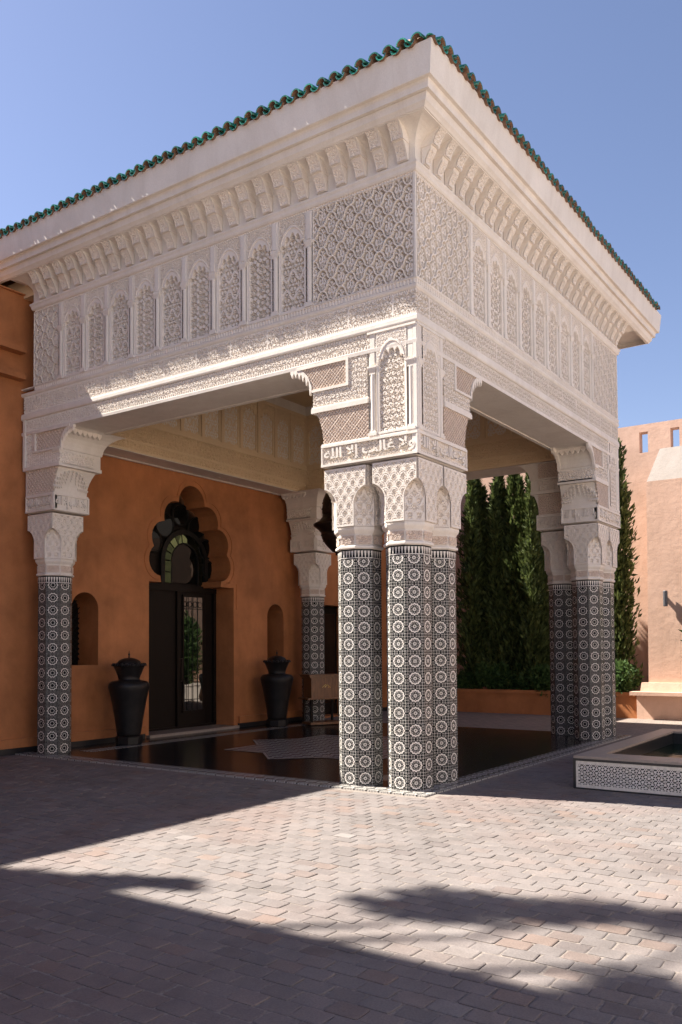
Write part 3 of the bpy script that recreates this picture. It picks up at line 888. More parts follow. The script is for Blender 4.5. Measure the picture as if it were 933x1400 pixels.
# ---- carved dressing of the piers on the two street faces and on the ends
NICHE_W, NICHE_H = .40, 1.20
def niche_fn(U, V):
    base = arch_panel('C', NICHE_W, NICHE_H, .80, .24)(U, V)
    return base*.50
NICHE = relief_mesh('niche', NICHE_W, NICHE_H, niche_fn, .0062)
NPIL = colonnette(0, .72, .095, 1.22)
def lace(name, frame, t0, sgn, n0, n1, L0):
    """hanging stalactite edge following the cove"""
    mb = MB(); steps = 6
    pts = [(L0+flare(z), z) for z in np.linspace(4.78, 5.055, 60)]
    tt = np.linspace(L0+.175, L0+.50, steps+1)
    tp = np.array([p[0] for p in pts]); zp = np.array([p[1] for p in pts])
    for a, b in zip(tt[:-1], tt[1:]):
        za = np.interp(a, tp, zp); zb = np.interp(b, tp, zp); m = (a+b)/2; drop = .085
        poly = [(a, za+.02), (b, min(zb+.02, 5.06)), (b-.003, zb-.035), ((m+b)/2, zb-.045), (m, min(za, zb)-drop), ((a+m)/2, za-.05), (a+.003, za-.035)]
        q = [(t0+sgn*x, z) for x, z in poly]
        mb.prism(q if sgn > 0 else q[::-1], n0, n1)
    return mb.build(name, STUCCO, canopy, frame)
def dress(fk, t0, sgn, L0):
    F = FACES[fk][0]
    iv = lambda a, b: tuple(sorted((t0+sgn*a, t0+sgn*b)))
    res = NEAR; dk = 1.0 if fk == 'L' else 1.8
    # niche with two colonnettes
    u0, _ = iv(.135, .535)
    ni = obj('niche_panel', NICHE, STUCCO, canopy, F @ T(u0, 4.085, .004))
    for t in (.085, .595): obj('niche_colonnette', NPIL, WHITE, ni, F @ T(t0+sgn*t, 4.08, -.014))
    a, b = iv(.012, .66); MB().box(a, b, 5.272, 5.298, -.05, .008).build('niche_lintel', WHITE, canopy, F)
    a, b = iv(.0, .034); MB().box(a, b, 4.085, 5.272, -.05, -.006).build('corner_strip', WHITE, canopy, F)
    # carved L field
    a, b = iv(.665, L0+.155)
    plate('carved_field', F, a, b, 4.55, 4.735, -.023*dk, lambda U, V: arab(U, V, .085, .09, .4), .018*dk, res, STUCCO, canopy)
    a, b = iv(.665, .93); plate('carved_field', F, a, b, 4.735, 5.06, -.023*dk, lambda U, V: arab(U, V, .085, .09, .4), .018*dk, res, STUCCO, canopy)
    a, b = iv(.93, L0+.40)
    msk = lambda U, V, a=a, b=b: ((U+a-t0)*sgn) < L0+np.interp(V+5.075, [5.0, 5.06], [.35, .5])
    plate('carved_field', F, a, b, 5.075, 5.108, -.018, dentil, .014, res, STUCCO, canopy)
    # framed lozenge field
    mb = MB(); a, b = iv(.93, L0+.30); c, d = iv(.965, L0+.30)
    mb.box(a, b, 4.735, 4.765, -.05, .012); mb.box(a, b, 5.045, 5.075, -.05, .012); e = iv(.93, .965); mb.box(*e, 4.765, 5.045, -.05, .012)
    m2 = MB(); x0 = iv(.93, L0+.17); m2.box(*x0, 4.735, 4.765, -.05, .006); x1 = iv(.93, L0+.40); m2.box(*x1, 5.045, 5.075, -.05, .006); m2.box(*e, 4.765, 5.045, -.05, .006)
    m2.build('panel_frame', WHITE, canopy, F)
    fl = np.vectorize(flare)
    a, b = iv(.965, L0+.42)
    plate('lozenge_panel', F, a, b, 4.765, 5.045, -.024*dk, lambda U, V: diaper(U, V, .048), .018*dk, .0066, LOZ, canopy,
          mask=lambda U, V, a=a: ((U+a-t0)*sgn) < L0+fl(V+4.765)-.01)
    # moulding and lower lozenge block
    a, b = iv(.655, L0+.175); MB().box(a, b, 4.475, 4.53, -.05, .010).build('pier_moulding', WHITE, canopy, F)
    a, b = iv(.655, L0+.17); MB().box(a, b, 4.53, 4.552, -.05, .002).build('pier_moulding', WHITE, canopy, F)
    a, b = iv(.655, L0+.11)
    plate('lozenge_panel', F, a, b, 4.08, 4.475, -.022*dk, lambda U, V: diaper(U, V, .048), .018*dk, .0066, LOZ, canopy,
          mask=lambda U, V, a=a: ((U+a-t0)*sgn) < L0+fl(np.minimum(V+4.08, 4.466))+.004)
    a, b = iv(L0+.004, L0+.155)
    a, b = iv(0, L0+.03); callig(F, a, b, -.012)
    lace('stalactite_edge', F, t0, sgn, -.045, .0, L0)
    lace('stalactite_edge', F, t0, sgn, -.66, -.61, L0)
dress('L', 0, -1, LY); dress('R', 0, 1, LX); dress('R', XE, -1, LX)

def end_face(frame, u0, u1, e_n):
    """inner end of a pier wing or side of a wall pier: inscription, fan of stalactites, carved band, cove with teeth.
    frame origin plane lies on the unflared end; e_n(z) gives the outward flare"""
    callig(frame, u0, u1, .03)
    w_ = u1-u0; cx = (u0+u1)/2
    mb = MB()
    for rr in range(5):
        R0 = w_*(.47-.055*rr); zc = 4.14
        n_ = 13-rr*2
        for i in range(n_):
            a = PI*(i+.5)/n_
            x = cx+R0*math.cos(a); z = zc+.30*math.sin(a)*(.98-.11*rr)
            if z > 4.455: z = 4.455
            n = e_n(z)+.002
            d = .02+.010*(4-rr)*.5; s_ = .017
            mb.add([(x-s_, z+.03, n), (x+s_, z+.03, n), (x+s_, z-.01, n+d), (x-s_, z-.01, n+d), (x, z-.05, n+.002), (x-s_, z-.01, n), (x+s_, z-.01, n)],
                   [(0, 1, 2, 3), (3, 2, 4), (0, 3, 5), (1, 6, 2), (3, 4, 5), (2, 6, 4)])
    tag(mb.build('stalactite_fan', STUCCO, canopy, frame), kind='stuff')
    nb = e_n(4.6)
    mb = MB(); mb.box(u0-.012, u1+.012, 4.472, 4.505, 0, nb+.03); mb.box(u0-.006, u1+.006, 4.505, 4.53, 0, nb+.015); mb.box(u0-.006, u1+.006, 4.70, 4.735, 0, nb+.018)
    mb.build('pier_moulding', WHITE, canopy, frame)
    plate('carved_band', frame, u0+.004, u1-.004, 4.53, 4.70, nb+.002, lambda U, V: arab(U, V, .09, .09), .02, .012, STUCCO, canopy)
    mb = MB(); k = 7; nz = e_n(5.03)
    for i in range(k):
        x0, x1 = u0+w_*i/k, u0+w_*(i+1)/k; m = (x0+x1)/2
        mb.prism([(x0, 5.058), (x0+.004, 5.0), (m, 4.945), (x1-.004, 5.0), (x1, 5.058)], nz-.03, nz+.02)
    mb.build('stalactite_row', STUCCO, canopy, frame)
# wall pier beside the left wall: its face to the street side (-Y) and the -X face
end_face(FRr(6.47), .0, WG, flare)
end_face(FRr(6.47), XE-WG, XE, flare)
# far front pier: end (-X) of the x wing, and the y wing side behind it
end_face(FL(XE-LX), -WG, 0.0, flare)
end_face(FL(XE-WG), -7.13, -6.47, flare)
FI = FL(XE-WG)
callig(FI, -1.33, -.67, .03)
for v0, v1, fn_, mt in ((4.09, 4.47, lambda U, V: diaper(U, V, .06), LOZ), (4.53, 4.73, lambda U, V: arab(U, V, .09, .09), STUCCO), (4.77, 5.04, lambda U, V: diaper(U, V, .06), LOZ)):
    plate('carved_field', FI, -1.30, -.68, v0, v1, .003, fn_, .02, .010, mt, canopy)
MB().box(-1.44, -.66, 4.475, 4.53, 0, .045).box(-1.44, -.66, 4.735, 4.765, 0, .03).build('pier_moulding', WHITE, canopy, FI)
# -X face of the wall pier: carved like the front
def dress_wall():
    F = FL(); t0, sgn = 0, -1
    fl = np.vectorize(flare)
    iv = lambda y0, y1: (-y1, -y0)
    callig(F, -7.13, -6.44, -.012)
    a, b = iv(6.36, 7.12); plate('lozenge_panel', F, a, b, 4.08, 4.475, -.042, lambda U, V: diaper(U, V, .075), .024, .010, LOZ, canopy, mask=lambda U, V, a=a: -(U+a) > 6.47-fl(np.minimum(V+4.08, 4.466))-.004)
    a, b = iv(6.30, 7.2); MB().box(a, b, 4.475, 4.53, -.05, .010).build('pier_moulding', WHITE, canopy, F)
    a, b = iv(6.32, 7.15); plate('carved_field', F, a, b, 4.53, 4.735, -.036, lambda U, V: np.maximum(dentil(U, V, .05), arab(U, V, .08, .08)), .022, .011, STUCCO, canopy)
    a, b = iv(6.93, 7.15); plate('carved_field', F, a, b, 4.735, 5.108, -.036, lambda U, V: arab(U, V, .08, .08), .022, .011, STUCCO, canopy)
    mb = MB(); mb.box(*iv(6.30, 6.93), 4.735, 4.765, -.05, .012); mb.box(*iv(6.05, 6.93), 5.045, 5.075, -.05, .012); mb.box(*iv(6.895, 6.93), 4.765, 5.045, -.05, .012); mb.box(*iv(7.15, 7.2), 4.53, 5.3, -.05, .014)
    mb.build('panel_frame', WHITE, canopy, F)
    a, b = iv(6.0, 6.895); plate('lozenge_panel', F, a, b, 4.765, 5.045, -.040, lambda U, V: diaper(U, V, .075), .024, .010, LOZ, canopy, mask=lambda U, V, a=a: -(U+a) > 6.47-fl(V+4.765)+.01)
    a, b = iv(6.05, 6.93); plate('carved_field', F, a, b, 5.075, 5.108, -.018, dentil, .014, .011, STUCCO, canopy)
    MB().box(*iv(6.52, 7.2), 4.075, 5.06, -.30, -.047).build('pier_backing', WHITE, canopy, F)
    lace('stalactite_edge', F, -7.77, 1, -.045, .0, 1.30)
dress_wall()

# ---- inside faces of the beams
def inner(frame, u0, u1, top):
    n = 0.0
    mb = MB(); mb.box(u0, u1, 5.06, 5.10, 0, .03); mb.box(u0, u1, 5.23, 5.27, 0, .02); mb.box(u0, u1, 5.56, 5.62, 0, .05); mb.box(u0, u1, 5.62, 5.66, 0, .025); mb.box(u0, u1, 6.72, 6.78, 0, .05)
    mb.build('inner_moulding', CEIL, canopy, frame)
    plate('inner_frieze', frame, u0, u1, 5.10, 5.23, .003, lambda U, V: arab(U, V, .09, .09), .02, .014, CEIL, canopy)
    plate('inner_frieze', frame, u0, u1, 5.27, 5.56, .003, lambda U, V: arab(U, V, .12, .12), .025, .014, CEIL, canopy)
    k = int((u1-u0)/.53); pw = (u1-u0)/k
    me = relief_mesh(('inner', round(pw, 3)), pw-.09, 1.06, lambda U, V: .03+arch_panel('A', pw-.09, 1.06, .72, .22)(U, V)*.8, .013)
    for i in range(k):
        obj('inner_panel', me, CEIL, canopy, frame @ T(u0+i*pw+.045, 5.66, .0))
        MB().box(u0+i*pw-.035, u0+i*pw+.035, 5.66, 6.72, 0, .045).build('inner_pilaster', CEIL, canopy, frame)
inner(FRr(6.655), .74, XE-.74, 7.0)
inner(FL(XE-.735), -6.64, -.75, 7.0)
for (b_) in ((.74, XE-.74, 6.64, 6.70, 5.048, 5.062), (.74, XE-.74, 7.16, 7.225, 5.048, 5.062), (.66, .725, .8, 6.6, 5.050, 5.062), (.8, XE-.8, .66, .725, 5.050, 5.062)):
    MB().box(*b_).build('soffit_strip', WHITE, canopy)
MB().lathe([(.03, 5.058), (.035, 5.05), (.03, 5.046)], 12, 4.3, 6.95).build('downlight', WHITE, canopy)

# ------------------------------------------------------------------ entrance building
bld = thing('entrance_building', (3.8, 7.25, 0), 'orange plastered building wall with multifoil arched doorway behind the canopy', 'building')
def fillwall(outer, holes, depth, name, mat, frame, parent, flip=False):
    """flat wall with openings in (u, v), reveals running back by depth"""
    bm = bmesh.new(); loops = []
    for lp in [outer]+holes:
        vs = [bm.verts.new((u, v, 0)) for u, v in lp]
        loops.append(vs)
        for i in range(len(vs)): bm.edges.new((vs[i], vs[(i+1) % len(vs)]))
    bmesh.ops.triangle_fill(bm, use_beauty=True, use_dissolve=False, edges=bm.edges[:], normal=(0, 0, 1))
    for lp in holes:
        a = [bm.verts.new((u, v, 0)) for u, v in lp]; b = [bm.verts.new((u, v, -depth)) for u, v in lp]
        for i in range(len(lp)):
            j = (i+1) % len(lp); bm.faces.new((a[i], a[j], b[j], b[i]))
    me = bpy.data.meshes.new(name); bm.to_mesh(me); bm.free()
    return obj(name, me, mat, parent, frame)
def arcpts(cx, cz, r, a0, a1, n): return [(cx+r*math.cos(math.radians(a0+(a1-a0)*k/n)), cz+r*math.sin(math.radians(a0+(a1-a0)*k/n))) for k in range(n+1)]
def bulge(p, q, sag, n=9):
    """arc from p to q bulging to the left of p->q"""
    (x0, y0), (x1, y1) = p, q; dx, dy = x1-x0, y1-y0; L = math.hypot(dx, dy); nx, ny = -dy/L, dx/L
    R = (L*L/4+sag*sag)/(2*sag); cxx, cyy = (x0+x1)/2+nx*(sag-R), (y0+y1)/2+ny*(sag-R)
    a0 = math.atan2(y0-cyy, x0-cxx); a1 = math.atan2(y1-cyy, x1-cxx)
    while a1 > a0: a1 -= 2*PI
    return [(cxx+R*math.cos(a0+(a1-a0)*k/n), cyy+R*math.sin(a0+(a1-a0)*k/n)) for k in range(n+1)]
cx = 3.845
half = [(.82, 2.90), (.84, 3.02), (1.0, 3.57), (.73, 4.07), (.36, 4.48)]      # neck, bottom, cusps
def archline(off=0.0):
    # left side going up, then right side down (clockwise seen from outside)
    P = [(cx-half[1][0], half[1][1]), (cx-half[2][0], half[2][1]), (cx-half[3][0], half[3][1]), (cx-half[4][0], half[4][1]), (cx+half[4][0], half[4][1]), (cx+half[3][0], half[3][1]), (cx+half[2][0], half[2][1]), (cx+half[1][0], half[1][1])]
    sg = [.20, .17, .16, .37, .16, .17, .20]
    out = []
    for p, q, s_ in zip(P[:-1], P[1:], sg): out += bulge(p, q, s_)[:-1]
    out.append(P[-1])
    if off:
        c = (cx, 3.6); o2 = []
        for x, z in out:
            d = math.hypot(x-c[0], z-c[1]); o2.append((x+(x-c[0])/d*off, z+(z-c[1])/d*off))
        out = o2
    return out
al = archline()
door_open = [(2.72, .02), (2.72, 2.90), (cx-.82, 2.90)]+al+[(cx+.82, 2.90), (5.06, 2.90), (5.06, .02)]
def niche_hole(x0, x1, z0, z1):
    r = (x1-x0)/2; m = (x0+x1)/2
    return [(x0, z0)]+arcpts(m, z1-r, r, 180, 0, 12)+[(x1, z0)]
holes = [door_open, niche_hole(.98, 1.55, 1.37, 2.62), niche_hole(6.15, 6.72, 1.37, 2.62), [(8.1, .02), (8.1, 2.68), (9.4, 2.68), (9.4, .02)]]
WF = FRr(YE)
fillwall([(-16, -.05), (-16, 7.34), (14.2, 7.34), (14.2, -.05)], holes, .55, 'wall', ORANGE, WF, bld)
MB().box(-16, 14.2, 7.34, 7.36, -.65, .05).build('parapet_cap', ORANGE, bld, WF)
MB().box(-16, 14.2, 6.9, 8.1, -1.2, -.65).build('upper_wall', ORANGE, bld, WF)
for z0, z1, n in ((6.36, 6.44, .17), (6.44, 6.52, .10), (5.93, 6.01, .17), (6.01, 6.08, .10)):
    MB().box(-16, -.04, z0, z1, -.02, n).build('ledge', ORANGE, bld, WF)
for a, b in ((-16, 2.60), (5.18, 8.0), (9.5, 14.2)):
    MB().box(a, b, .10, .24, -.01, .06).build('plinth', ORANGE, bld, WF)
    MB().box(a, b, -.04, .10, -.01, .045).build('skirting', SKIRT, bld, WF)
# corner tower at the left, out of the picture: its shade lies over the near paving
WX, WH = -6.64, 10.5
MB().box(-14, WX, 4.2, 7.24, -.05, WH).box(-14, WX-.002, 7.24, 9.8, 7.0, WH).build('corner_tower', ORANGE, bld)
MB().box(-14, WX+.03, 4.17, 9.8, WH, WH+.10).build('parapet_cap', ORANGE, bld)
# raised band round the arch
o1, o2 = archline(.10), archline(.125)
mb = MB(); n = len(o1)
mb.loft([[(x, z, -.005) for x, z in o1], [(x, z, .014) for x, z in o1], [(x, z, .014) for x, z in o2], [(x, z, -.005) for x, z in o2]], cap=False, closed=False)
mb.box(cx+1.0, 5.16, 2.985, 3.01, -.005, .014); mb.box(5.135, 5.16, 2.45, 2.985, -.005, .014)
mb.build('arch_band', ORANGE, bld, WF)
# door set back in the opening
door = obj('door', None, None, bld, WF @ T(0, 0, -.5))
DF = WF @ T(0, 0, -.54)
MB().box(2.70, 5.08, -.03, 5.0, -.20, -.035).build('backing', WOODD, door, DF)
mb = MB()
for a, b in ((2.72, 2.80), (3.93, 4.02), (4.98, 5.06)): mb.box(a, b, 0, 2.86, -.03, .05)
mb.box(2.72, 5.06, 2.80, 2.93, -.03, .06); mb.box(2.80, 4.98, 0.02, .10, -.03, .045)
mb.build('frame', WOODD, door, DF)
for a, b, gl in ((2.80, 3.93, 0), (4.02, 4.78, 1), (4.78, 4.98, 0)):
    lf = obj('leaf', MB().box(a+.004, b-.004, .10, 2.80, -.03, .0).mesh('leaf'), WOODD, door, DF)
    if gl:
        pm = DF @ T((a+b)/2-.01, 0, .012) @ Matrix.Rotation(-.068, 4, 'Y')
        MB().box(a+.10-(a+b)/2+.01, b-.12-(a+b)/2+.01, .40, 2.70, -.003, .003).build('pane', GLASS, lf, pm)
        mb = MB(); mb.box(a+.085, a+.10, .36, 2.74, 0, .03); mb.box(b-.12, b-.10, .36, 2.74, 0, .03); mb.box(a+.085, b-.10, .36, .40, 0, .03); mb.box(a+.085, b-.10, 2.70, 2.74, 0, .03)
        mb.build('pane_frame', WOODD, lf, DF)
        for k in range(3):
            u = a+.10+(b-a-.22)*(k+1)/4
            MB().tube([(u, .40, .03), (u, 2.70, .03)], .007, 6).build('grille_bar', IRON, lf, DF)
        mb = MB()
        for k in range(4):
            u = a+.10+(b-a-.22)*(k+.5)/4
            mb.tube([(u+.06*math.cos(t), 2.55+.06*math.sin(t), .03) for t in np.linspace(0, 2*PI, 13)], .006, 5)
        mb.tube([(a+.10, 2.46, .03), (b-.12, 2.46, .03)], .007, 6); mb.tube([(a+.10, .62, .03), (b-.12, .62, .03)], .007, 6)
        mb.build('grille_scroll', IRON, lf, DF)
        mb = MB(); mb.tube([(a+.05, 1.0, .0), (a+.05, 1.0, .05), (a+.05, 1.45, .05), (a+.05, 1.45, 0)], .012, 6); mb.build('handle', BRONZE, lf, DF)
# lunette: radiating panes round a dark half-round glass, lobed panes outside
lx, lz = 4.16, 3.22
lun = obj('lunette', None, None, bld, DF)
MB().add([(lx+x, lz+z, .008) for x, z in [(-.36, -.25)]+arcpts(0, .18, .36, 180, 0, 16)+[(.36, -.25)]], [tuple(range(19))]).build('pane', GLASS2, lun, DF)
mb = MB()
def bandarc(mb, r0, r1, n0, n1):
    a0 = arcpts(0, .18, r0, 180, 0, 18); a1 = arcpts(0, .18, r1, 180, 0, 18)
    a0 = [(-r0, -.28)]+a0+[(r0, -.28)]; a1 = [(-r1, -.28)]+a1+[(r1, -.28)]
    mb.loft([[(lx+x, lz+z, n0) for x, z in a0], [(lx+x, lz+z, n1) for x, z in a0], [(lx+x, lz+z, n1) for x, z in a1], [(lx+x, lz+z, n0) for x, z in a1]], cap=False, closed=False)
bandarc(mb, .36, .39, 0, .04); bandarc(mb, .56, .66, 0, .045)
mb.build('lunette_frame', IRON, lun, DF)
segs = []
for k in range(9):
    a0, a1 = 180-k*20-1.5, 180-(k+1)*20+1.5
    poly = arcpts(0, .18, .395, a0, a1, 3)+arcpts(0, .18, .555, a1, a0, 3)
    segs.append([(lx+x, lz+z) for x, z in poly])
for s_ in (-1, 1):
    for z0, z1 in ((-.26, -.06), (-.04, .165)): segs.append([(lx+s_*.395, lz+z0), (lx+s_*.555, lz+z0), (lx+s_*.555, lz+z1), (lx+s_*.395, lz+z1)])
for i, q in enumerate(segs):
    MB().add([(x-lx, z-lz, .0) for x, z in q], [tuple(range(len(q)))]).build('pane', GLASS3, lun, DF @ T(lx, lz, .030) @ Matrix.Rotation(.028+.008*(i % 3-1), 4, 'Y'))
for x, z, r in ((3.32, 3.75, .21), (3.62, 4.1, .24), (4.05, 4.35, .22), (4.5, 4.12, .23), (4.78, 3.72, .2), (4.86, 3.3, .17)):
    MB().lathe([(r, 0), (r, .012)], 20).build('pane', GLASS2, lun, DF @ T(x, z, 0))
    mb = MB(); mb.tube([(r*math.cos(t), r*math.sin(t), .012) for t in np.linspace(0, 2*PI, 25)], .022, 6); mb.build('pane_frame', IRON, lun, DF @ T(x, z, 0))
# arched windows with lattice
for a, b in ((.98, 1.55), (6.15, 6.72)):
    wnd = obj('window', MB().box(a-.03, b+.03, 1.34, 2.66, -.60, -.54).mesh('window'), WOODD, bld, WF)
    mb = MB()
    for k in range(-8, 14):
        u0 = a+k*.09
        pts = [(u0, 1.37), (u0+1.25, 2.62)]
        for sg in (1, -1):
            pp = []
            for t in np.linspace(0, 1, 28):
                u = (u0+1.25*t) if sg > 0 else (a+b-(u0+1.25*t)); v = 1.37+1.25*t
                if a < u < b: pp.append((u, v, -.50))
            if len(pp) > 1: mb.tube([pp[0], pp[-1]], .010, 5)
    mb.build('lattice', IRON, wnd, WF)
sdn = obj('side_door', MB().box(8.08, 9.42, 0, 2.7, -.5, -.42).mesh('side_door'), WOODD, bld, WF)
MB().box(8.2, 8.7, .3, 2.5, -.42, -.405).build('pane', GLASS, sdn, WF); MB().box(8.8, 9.3, .3, 2.5, -.42, -.405).build('pane', GLASS, sdn, WF)
MB().box(2.66, 5.12, .0, .06, -.5, .10).build('door_step', CONC, bld, WF)

# unseen building added behind the camera to bounce sunlight into the shade
opp = thing('bounce_building', (-2, -13, 0), 'unseen pale building added behind the viewer to bounce sunlight', 'building')
OF = Matrix(((-1, 0, 0, 0), (0, 0, 1, -13.0), (0, 1, 0, 0), (0, 0, 0, 1)))
fillwall([(-14, -.05), (-14, 5.6), (20, 5.6), (20, -.05)], [[(q, 1.0), (q, 3.2), (q+1.1, 3.2), (q+1.1, 1.0)] for q in (-10, -5, 0, 5, 10, 15)], .4, 'wall', PALE, OF, opp)
for q in (-10, -5, 0, 5, 10, 15): MB().box(q, q+1.1, 1.0, 3.2, -.40, -.36).build('window', WOODD, opp, OF)
MB().box(-14, 20, 5.6, 5.75, -.5, .12).build('parapet', PALE, opp, OF)

# ------------------------------------------------------------------ urns, desk, lantern
def urn(x, y, s_, label):
    t = thing('floor_urn', (x, y, .012), label, 'urn', 'tall dark urns flanking the doorway')
    M = T(x, y, .012)
    sc = lambda pr: [(r*s_*.80, z*s_) for r, z in pr]
    MB().lathe(sc([(.0, 0), (.27, 0), (.285, .02), (.285, .13), (.26, .15), (.0, .15)]), 8).build('pedestal', URN, t, M)
    MB().lathe(sc([(.10, .15), (.245, .155), (.255, .20), (.30, .45), (.36, .72), (.41, .90), (.435, .98), (.43, 1.03), (.38, 1.075), (.30, 1.09), (.235, 1.10), (.22, 1.12), (.245, 1.18), (.29, 1.27), (.335, 1.345), (.345, 1.36), (.32, 1.365), (.20, 1.30)]), 36).build('body', URN, t, M, True)
    rim = MB()
    for k in range(18):
        a = 2*PI*k/18; rim.lathe([(.0, 1.335*s_), (.032*s_, 1.34*s_), (.036*s_, 1.36*s_), (.02*s_, 1.385*s_), (0, 1.39*s_)], 8, .262*s_*math.cos(a), .262*s_*math.sin(a))
    rim.build('rim', URN, t, M, True)
    lid = MB().lathe(sc([(.0, 1.36), (.27, 1.362), (.265, 1.38), (.22, 1.43), (.14, 1.465), (.05, 1.48), (.0, 1.482)]), 28).build('lid', URN, t, M, True)
    MB().lathe(sc([(.0, 1.478), (.018, 1.48), (.012, 1.51), (.024, 1.535), (.010, 1.56), (.004, 1.60), (0, 1.605)]), 10).build('finial', URN, lid, M, True)
urn(1.76, 6.70, 1.0, 'black lidded floor urn between the small arched window and the doorway')
urn(5.82, 6.72, 1.0, 'black lidded floor urn to the right of the doorway, beside the wooden desk')

DX, DY = 6.62, 6.13
desk = thing('reception_desk', (DX, DY, .012), 'brown wooden standing desk with gold emblem on thin legs before a mosaic column', 'desk', None, -.5)
DM = T(DX, DY, .012) @ Matrix.Rotation(-.5, 4, 'Z')
MB().box(-.40, .40, -.25, .25, 1.02, 1.06).box(-.385, .385, -.235, .235, 1.0, 1.02).box(-.42, .42, -.27, .27, 1.06, 1.075).build('top', WOOD, desk, DM)
MB().box(-.34, .34, -.20, .20, .58, 1.0).build('cabinet', WOOD, desk, DM)
MB().box(-.45, .45, -.27, .27, .55, .58).build('shelf', WOOD, desk, DM)
for sx in (-1, 1):
    for sy in (-1, 1): MB().box(sx*.33-.022, sx*.33+.022, sy*.19-.022, sy*.19+.022, .07, .55).build('leg', WOODD, desk, DM)
MB().box(-.37, .37, -.23, .23, .02, .07).build('base_shelf', WOOD, desk, DM)
em = MB()
em.tube([(-.09, -.206, .80), (-.05, -.206, .83), (-.02, -.206, .855), (.0, -.206, .86)], .009, 5)
em.tube([(-.03, -.206, .80), (.0, -.206, .83), (.03, -.206, .85), (.06, -.206, .84), (.07, -.206, .81), (.05, -.206, .80)], .009, 5)
em.tube([(.085, -.206, .80), (.10, -.206, .805)], .010, 5)
em.build('emblem', GOLD, desk, DM)

LP = (3.62, 3.60)
lan = thing('hanging_lantern', (LP[0], LP[1], 3.2), 'large dark bronze hanging lantern under the canopy behind the corner pier', 'lantern')
LM = T(LP[0], LP[1], 0)
MB().lathe([(.02, 3.20), (.05, 3.22), (.045, 3.25), (.10, 3.27), (.22, 3.40), (.28, 3.50), (.30, 3.62)], 24).build('bowl', BRONZE, lan, LM, True)
MB().lathe([(.30, 3.60), (.33, 3.64), (.42, 3.71), (.425, 3.735), (.40, 3.755), (.32, 3.80), (.27, 3.86), (.27, 3.9)], 24).build('brim', BRONZE, lan, LM, True)
MB().lathe([(.26, 3.88), (.275, 3.95), (.26, 4.15), (.20, 4.30), (.10, 4.42), (.05, 4.50), (.03, 4.6), (0, 4.62)], 24).build('dome', BRONZE, lan, LM, True)
MB().tube([(0, 0, 4.6), (0, 0, 7.0)], .012, 6).build('chain', IRON, lan, LM)
mb = MB()
for k in range(24):
    a = 2*PI*k/24
    for z, r in ((3.45, .25), (3.55, .288), (4.0, .272), (4.1, .264)): mb.lathe([(0, z-.012), (.014, z), (0, z+.012)], 6, r*math.cos(a), r*math.sin(a))
mb.build('stud', GOLD if False else BRONZE, lan, LM)

# ------------------------------------------------------------------ water basin
PX0, PX1, PY1, PY0 = 1.36, 5.3, -1.25, -6.2
pool = thing('water_basin', (PX0, PY1, 0), 'low water basin faced with black and white mosaic at the right edge', 'basin')
PHH = .37
mb = MB(); tk = .38; ts = .23
for b_ in ((PX0+.012, PX0+tk, PY0, PY1-.012), (PX0+tk, PX1, PY1-ts, PY1-.012), (PX1-tk, PX1, PY0, PY1-ts), (PX0+tk, PX1-tk, PY0, PY0+tk)): mb.box(b_[0], b_[1], b_[2], b_[3], -.05, PHH-.03)
mb.build('basin_wall', SKIRT, pool)
mb = MB()
for b_ in ((PX0-.006, PX0+tk+.01, PY0, PY1+.006), (PX0+tk+.01, PX1, PY1-ts-.01, PY1+.006), (PX1-tk, PX1, PY0, PY1-ts-.01), (PX0+tk+.01, PX1-tk, PY0, PY0+tk)): mb.box(b_[0], b_[1], b_[2], b_[3], PHH-.028, PHH)
mb.build('coping', CONC, pool)
mb = MB(); mb.box(PX0-.010, PX0+.04, PY0, PY1+.010, PHH-.055, PHH-.028); mb.box(PX0-.010, PX0+.04, PY0, PY1+.010, -.02, .012); mb.box(PX0-.010, PX0+.03, PY1-.02, PY1+.010, .012, PHH-.055); mb.box(PX0+.04, PX1, PY1-.03, PY1+.010, PHH-.055, PHH-.028)
mb.build('black_edging', SKIRT, pool)
def poolface(name, vs, uvf, mat):
    me = MB().add(vs, [(0, 1, 2, 3)]).mesh(name); face_uv(me, uvf); return obj(name, me, mat, pool)
y0_, y1_ = PY1-.02, PY0
poolface('mosaic_face', [(PX0, y0_-.022, .045), (PX0, y1_, .045), (PX0, y1_, PHH-.088), (PX0, y0_-.022, PHH-.088)], lambda p, co: ((y0_-co.y)/.068, co.z/.059), ZP if False else MATS['zellige basin'])
poolface('mosaic_face', [(PX1, PY1, .045), (PX0+.03, PY1, .045), (PX0+.03, PY1, PHH-.088), (PX1, PY1, PHH-.088)], lambda p, co: (co.x/.068, co.z/.059), MATS['zellige basin'])
WTL = flat('white tile', (.68, .64, .58), .3)
mb = MB(); mb.box(PX0-.003, PX0+.01, PY0, PY1-.02, .012, .047); mb.box(PX0-.003, PX0+.01, PY0, PY1-.02, PHH-.09, PHH-.055); mb.box(PX0-.003, PX0+.01, PY1-.045, PY1-.02, .047, PHH-.09)
mb.build('white_edging', WTL, pool)
wt = MB().add([(PX0+tk, PY0+tk, .19), (PX1-tk, PY0+tk, .19), (PX1-tk, PY1-ts, .19), (PX0+tk, PY1-ts, .19)], [(0, 1, 2, 3)]).build('water', WATER); tag(wt, kind='structure')

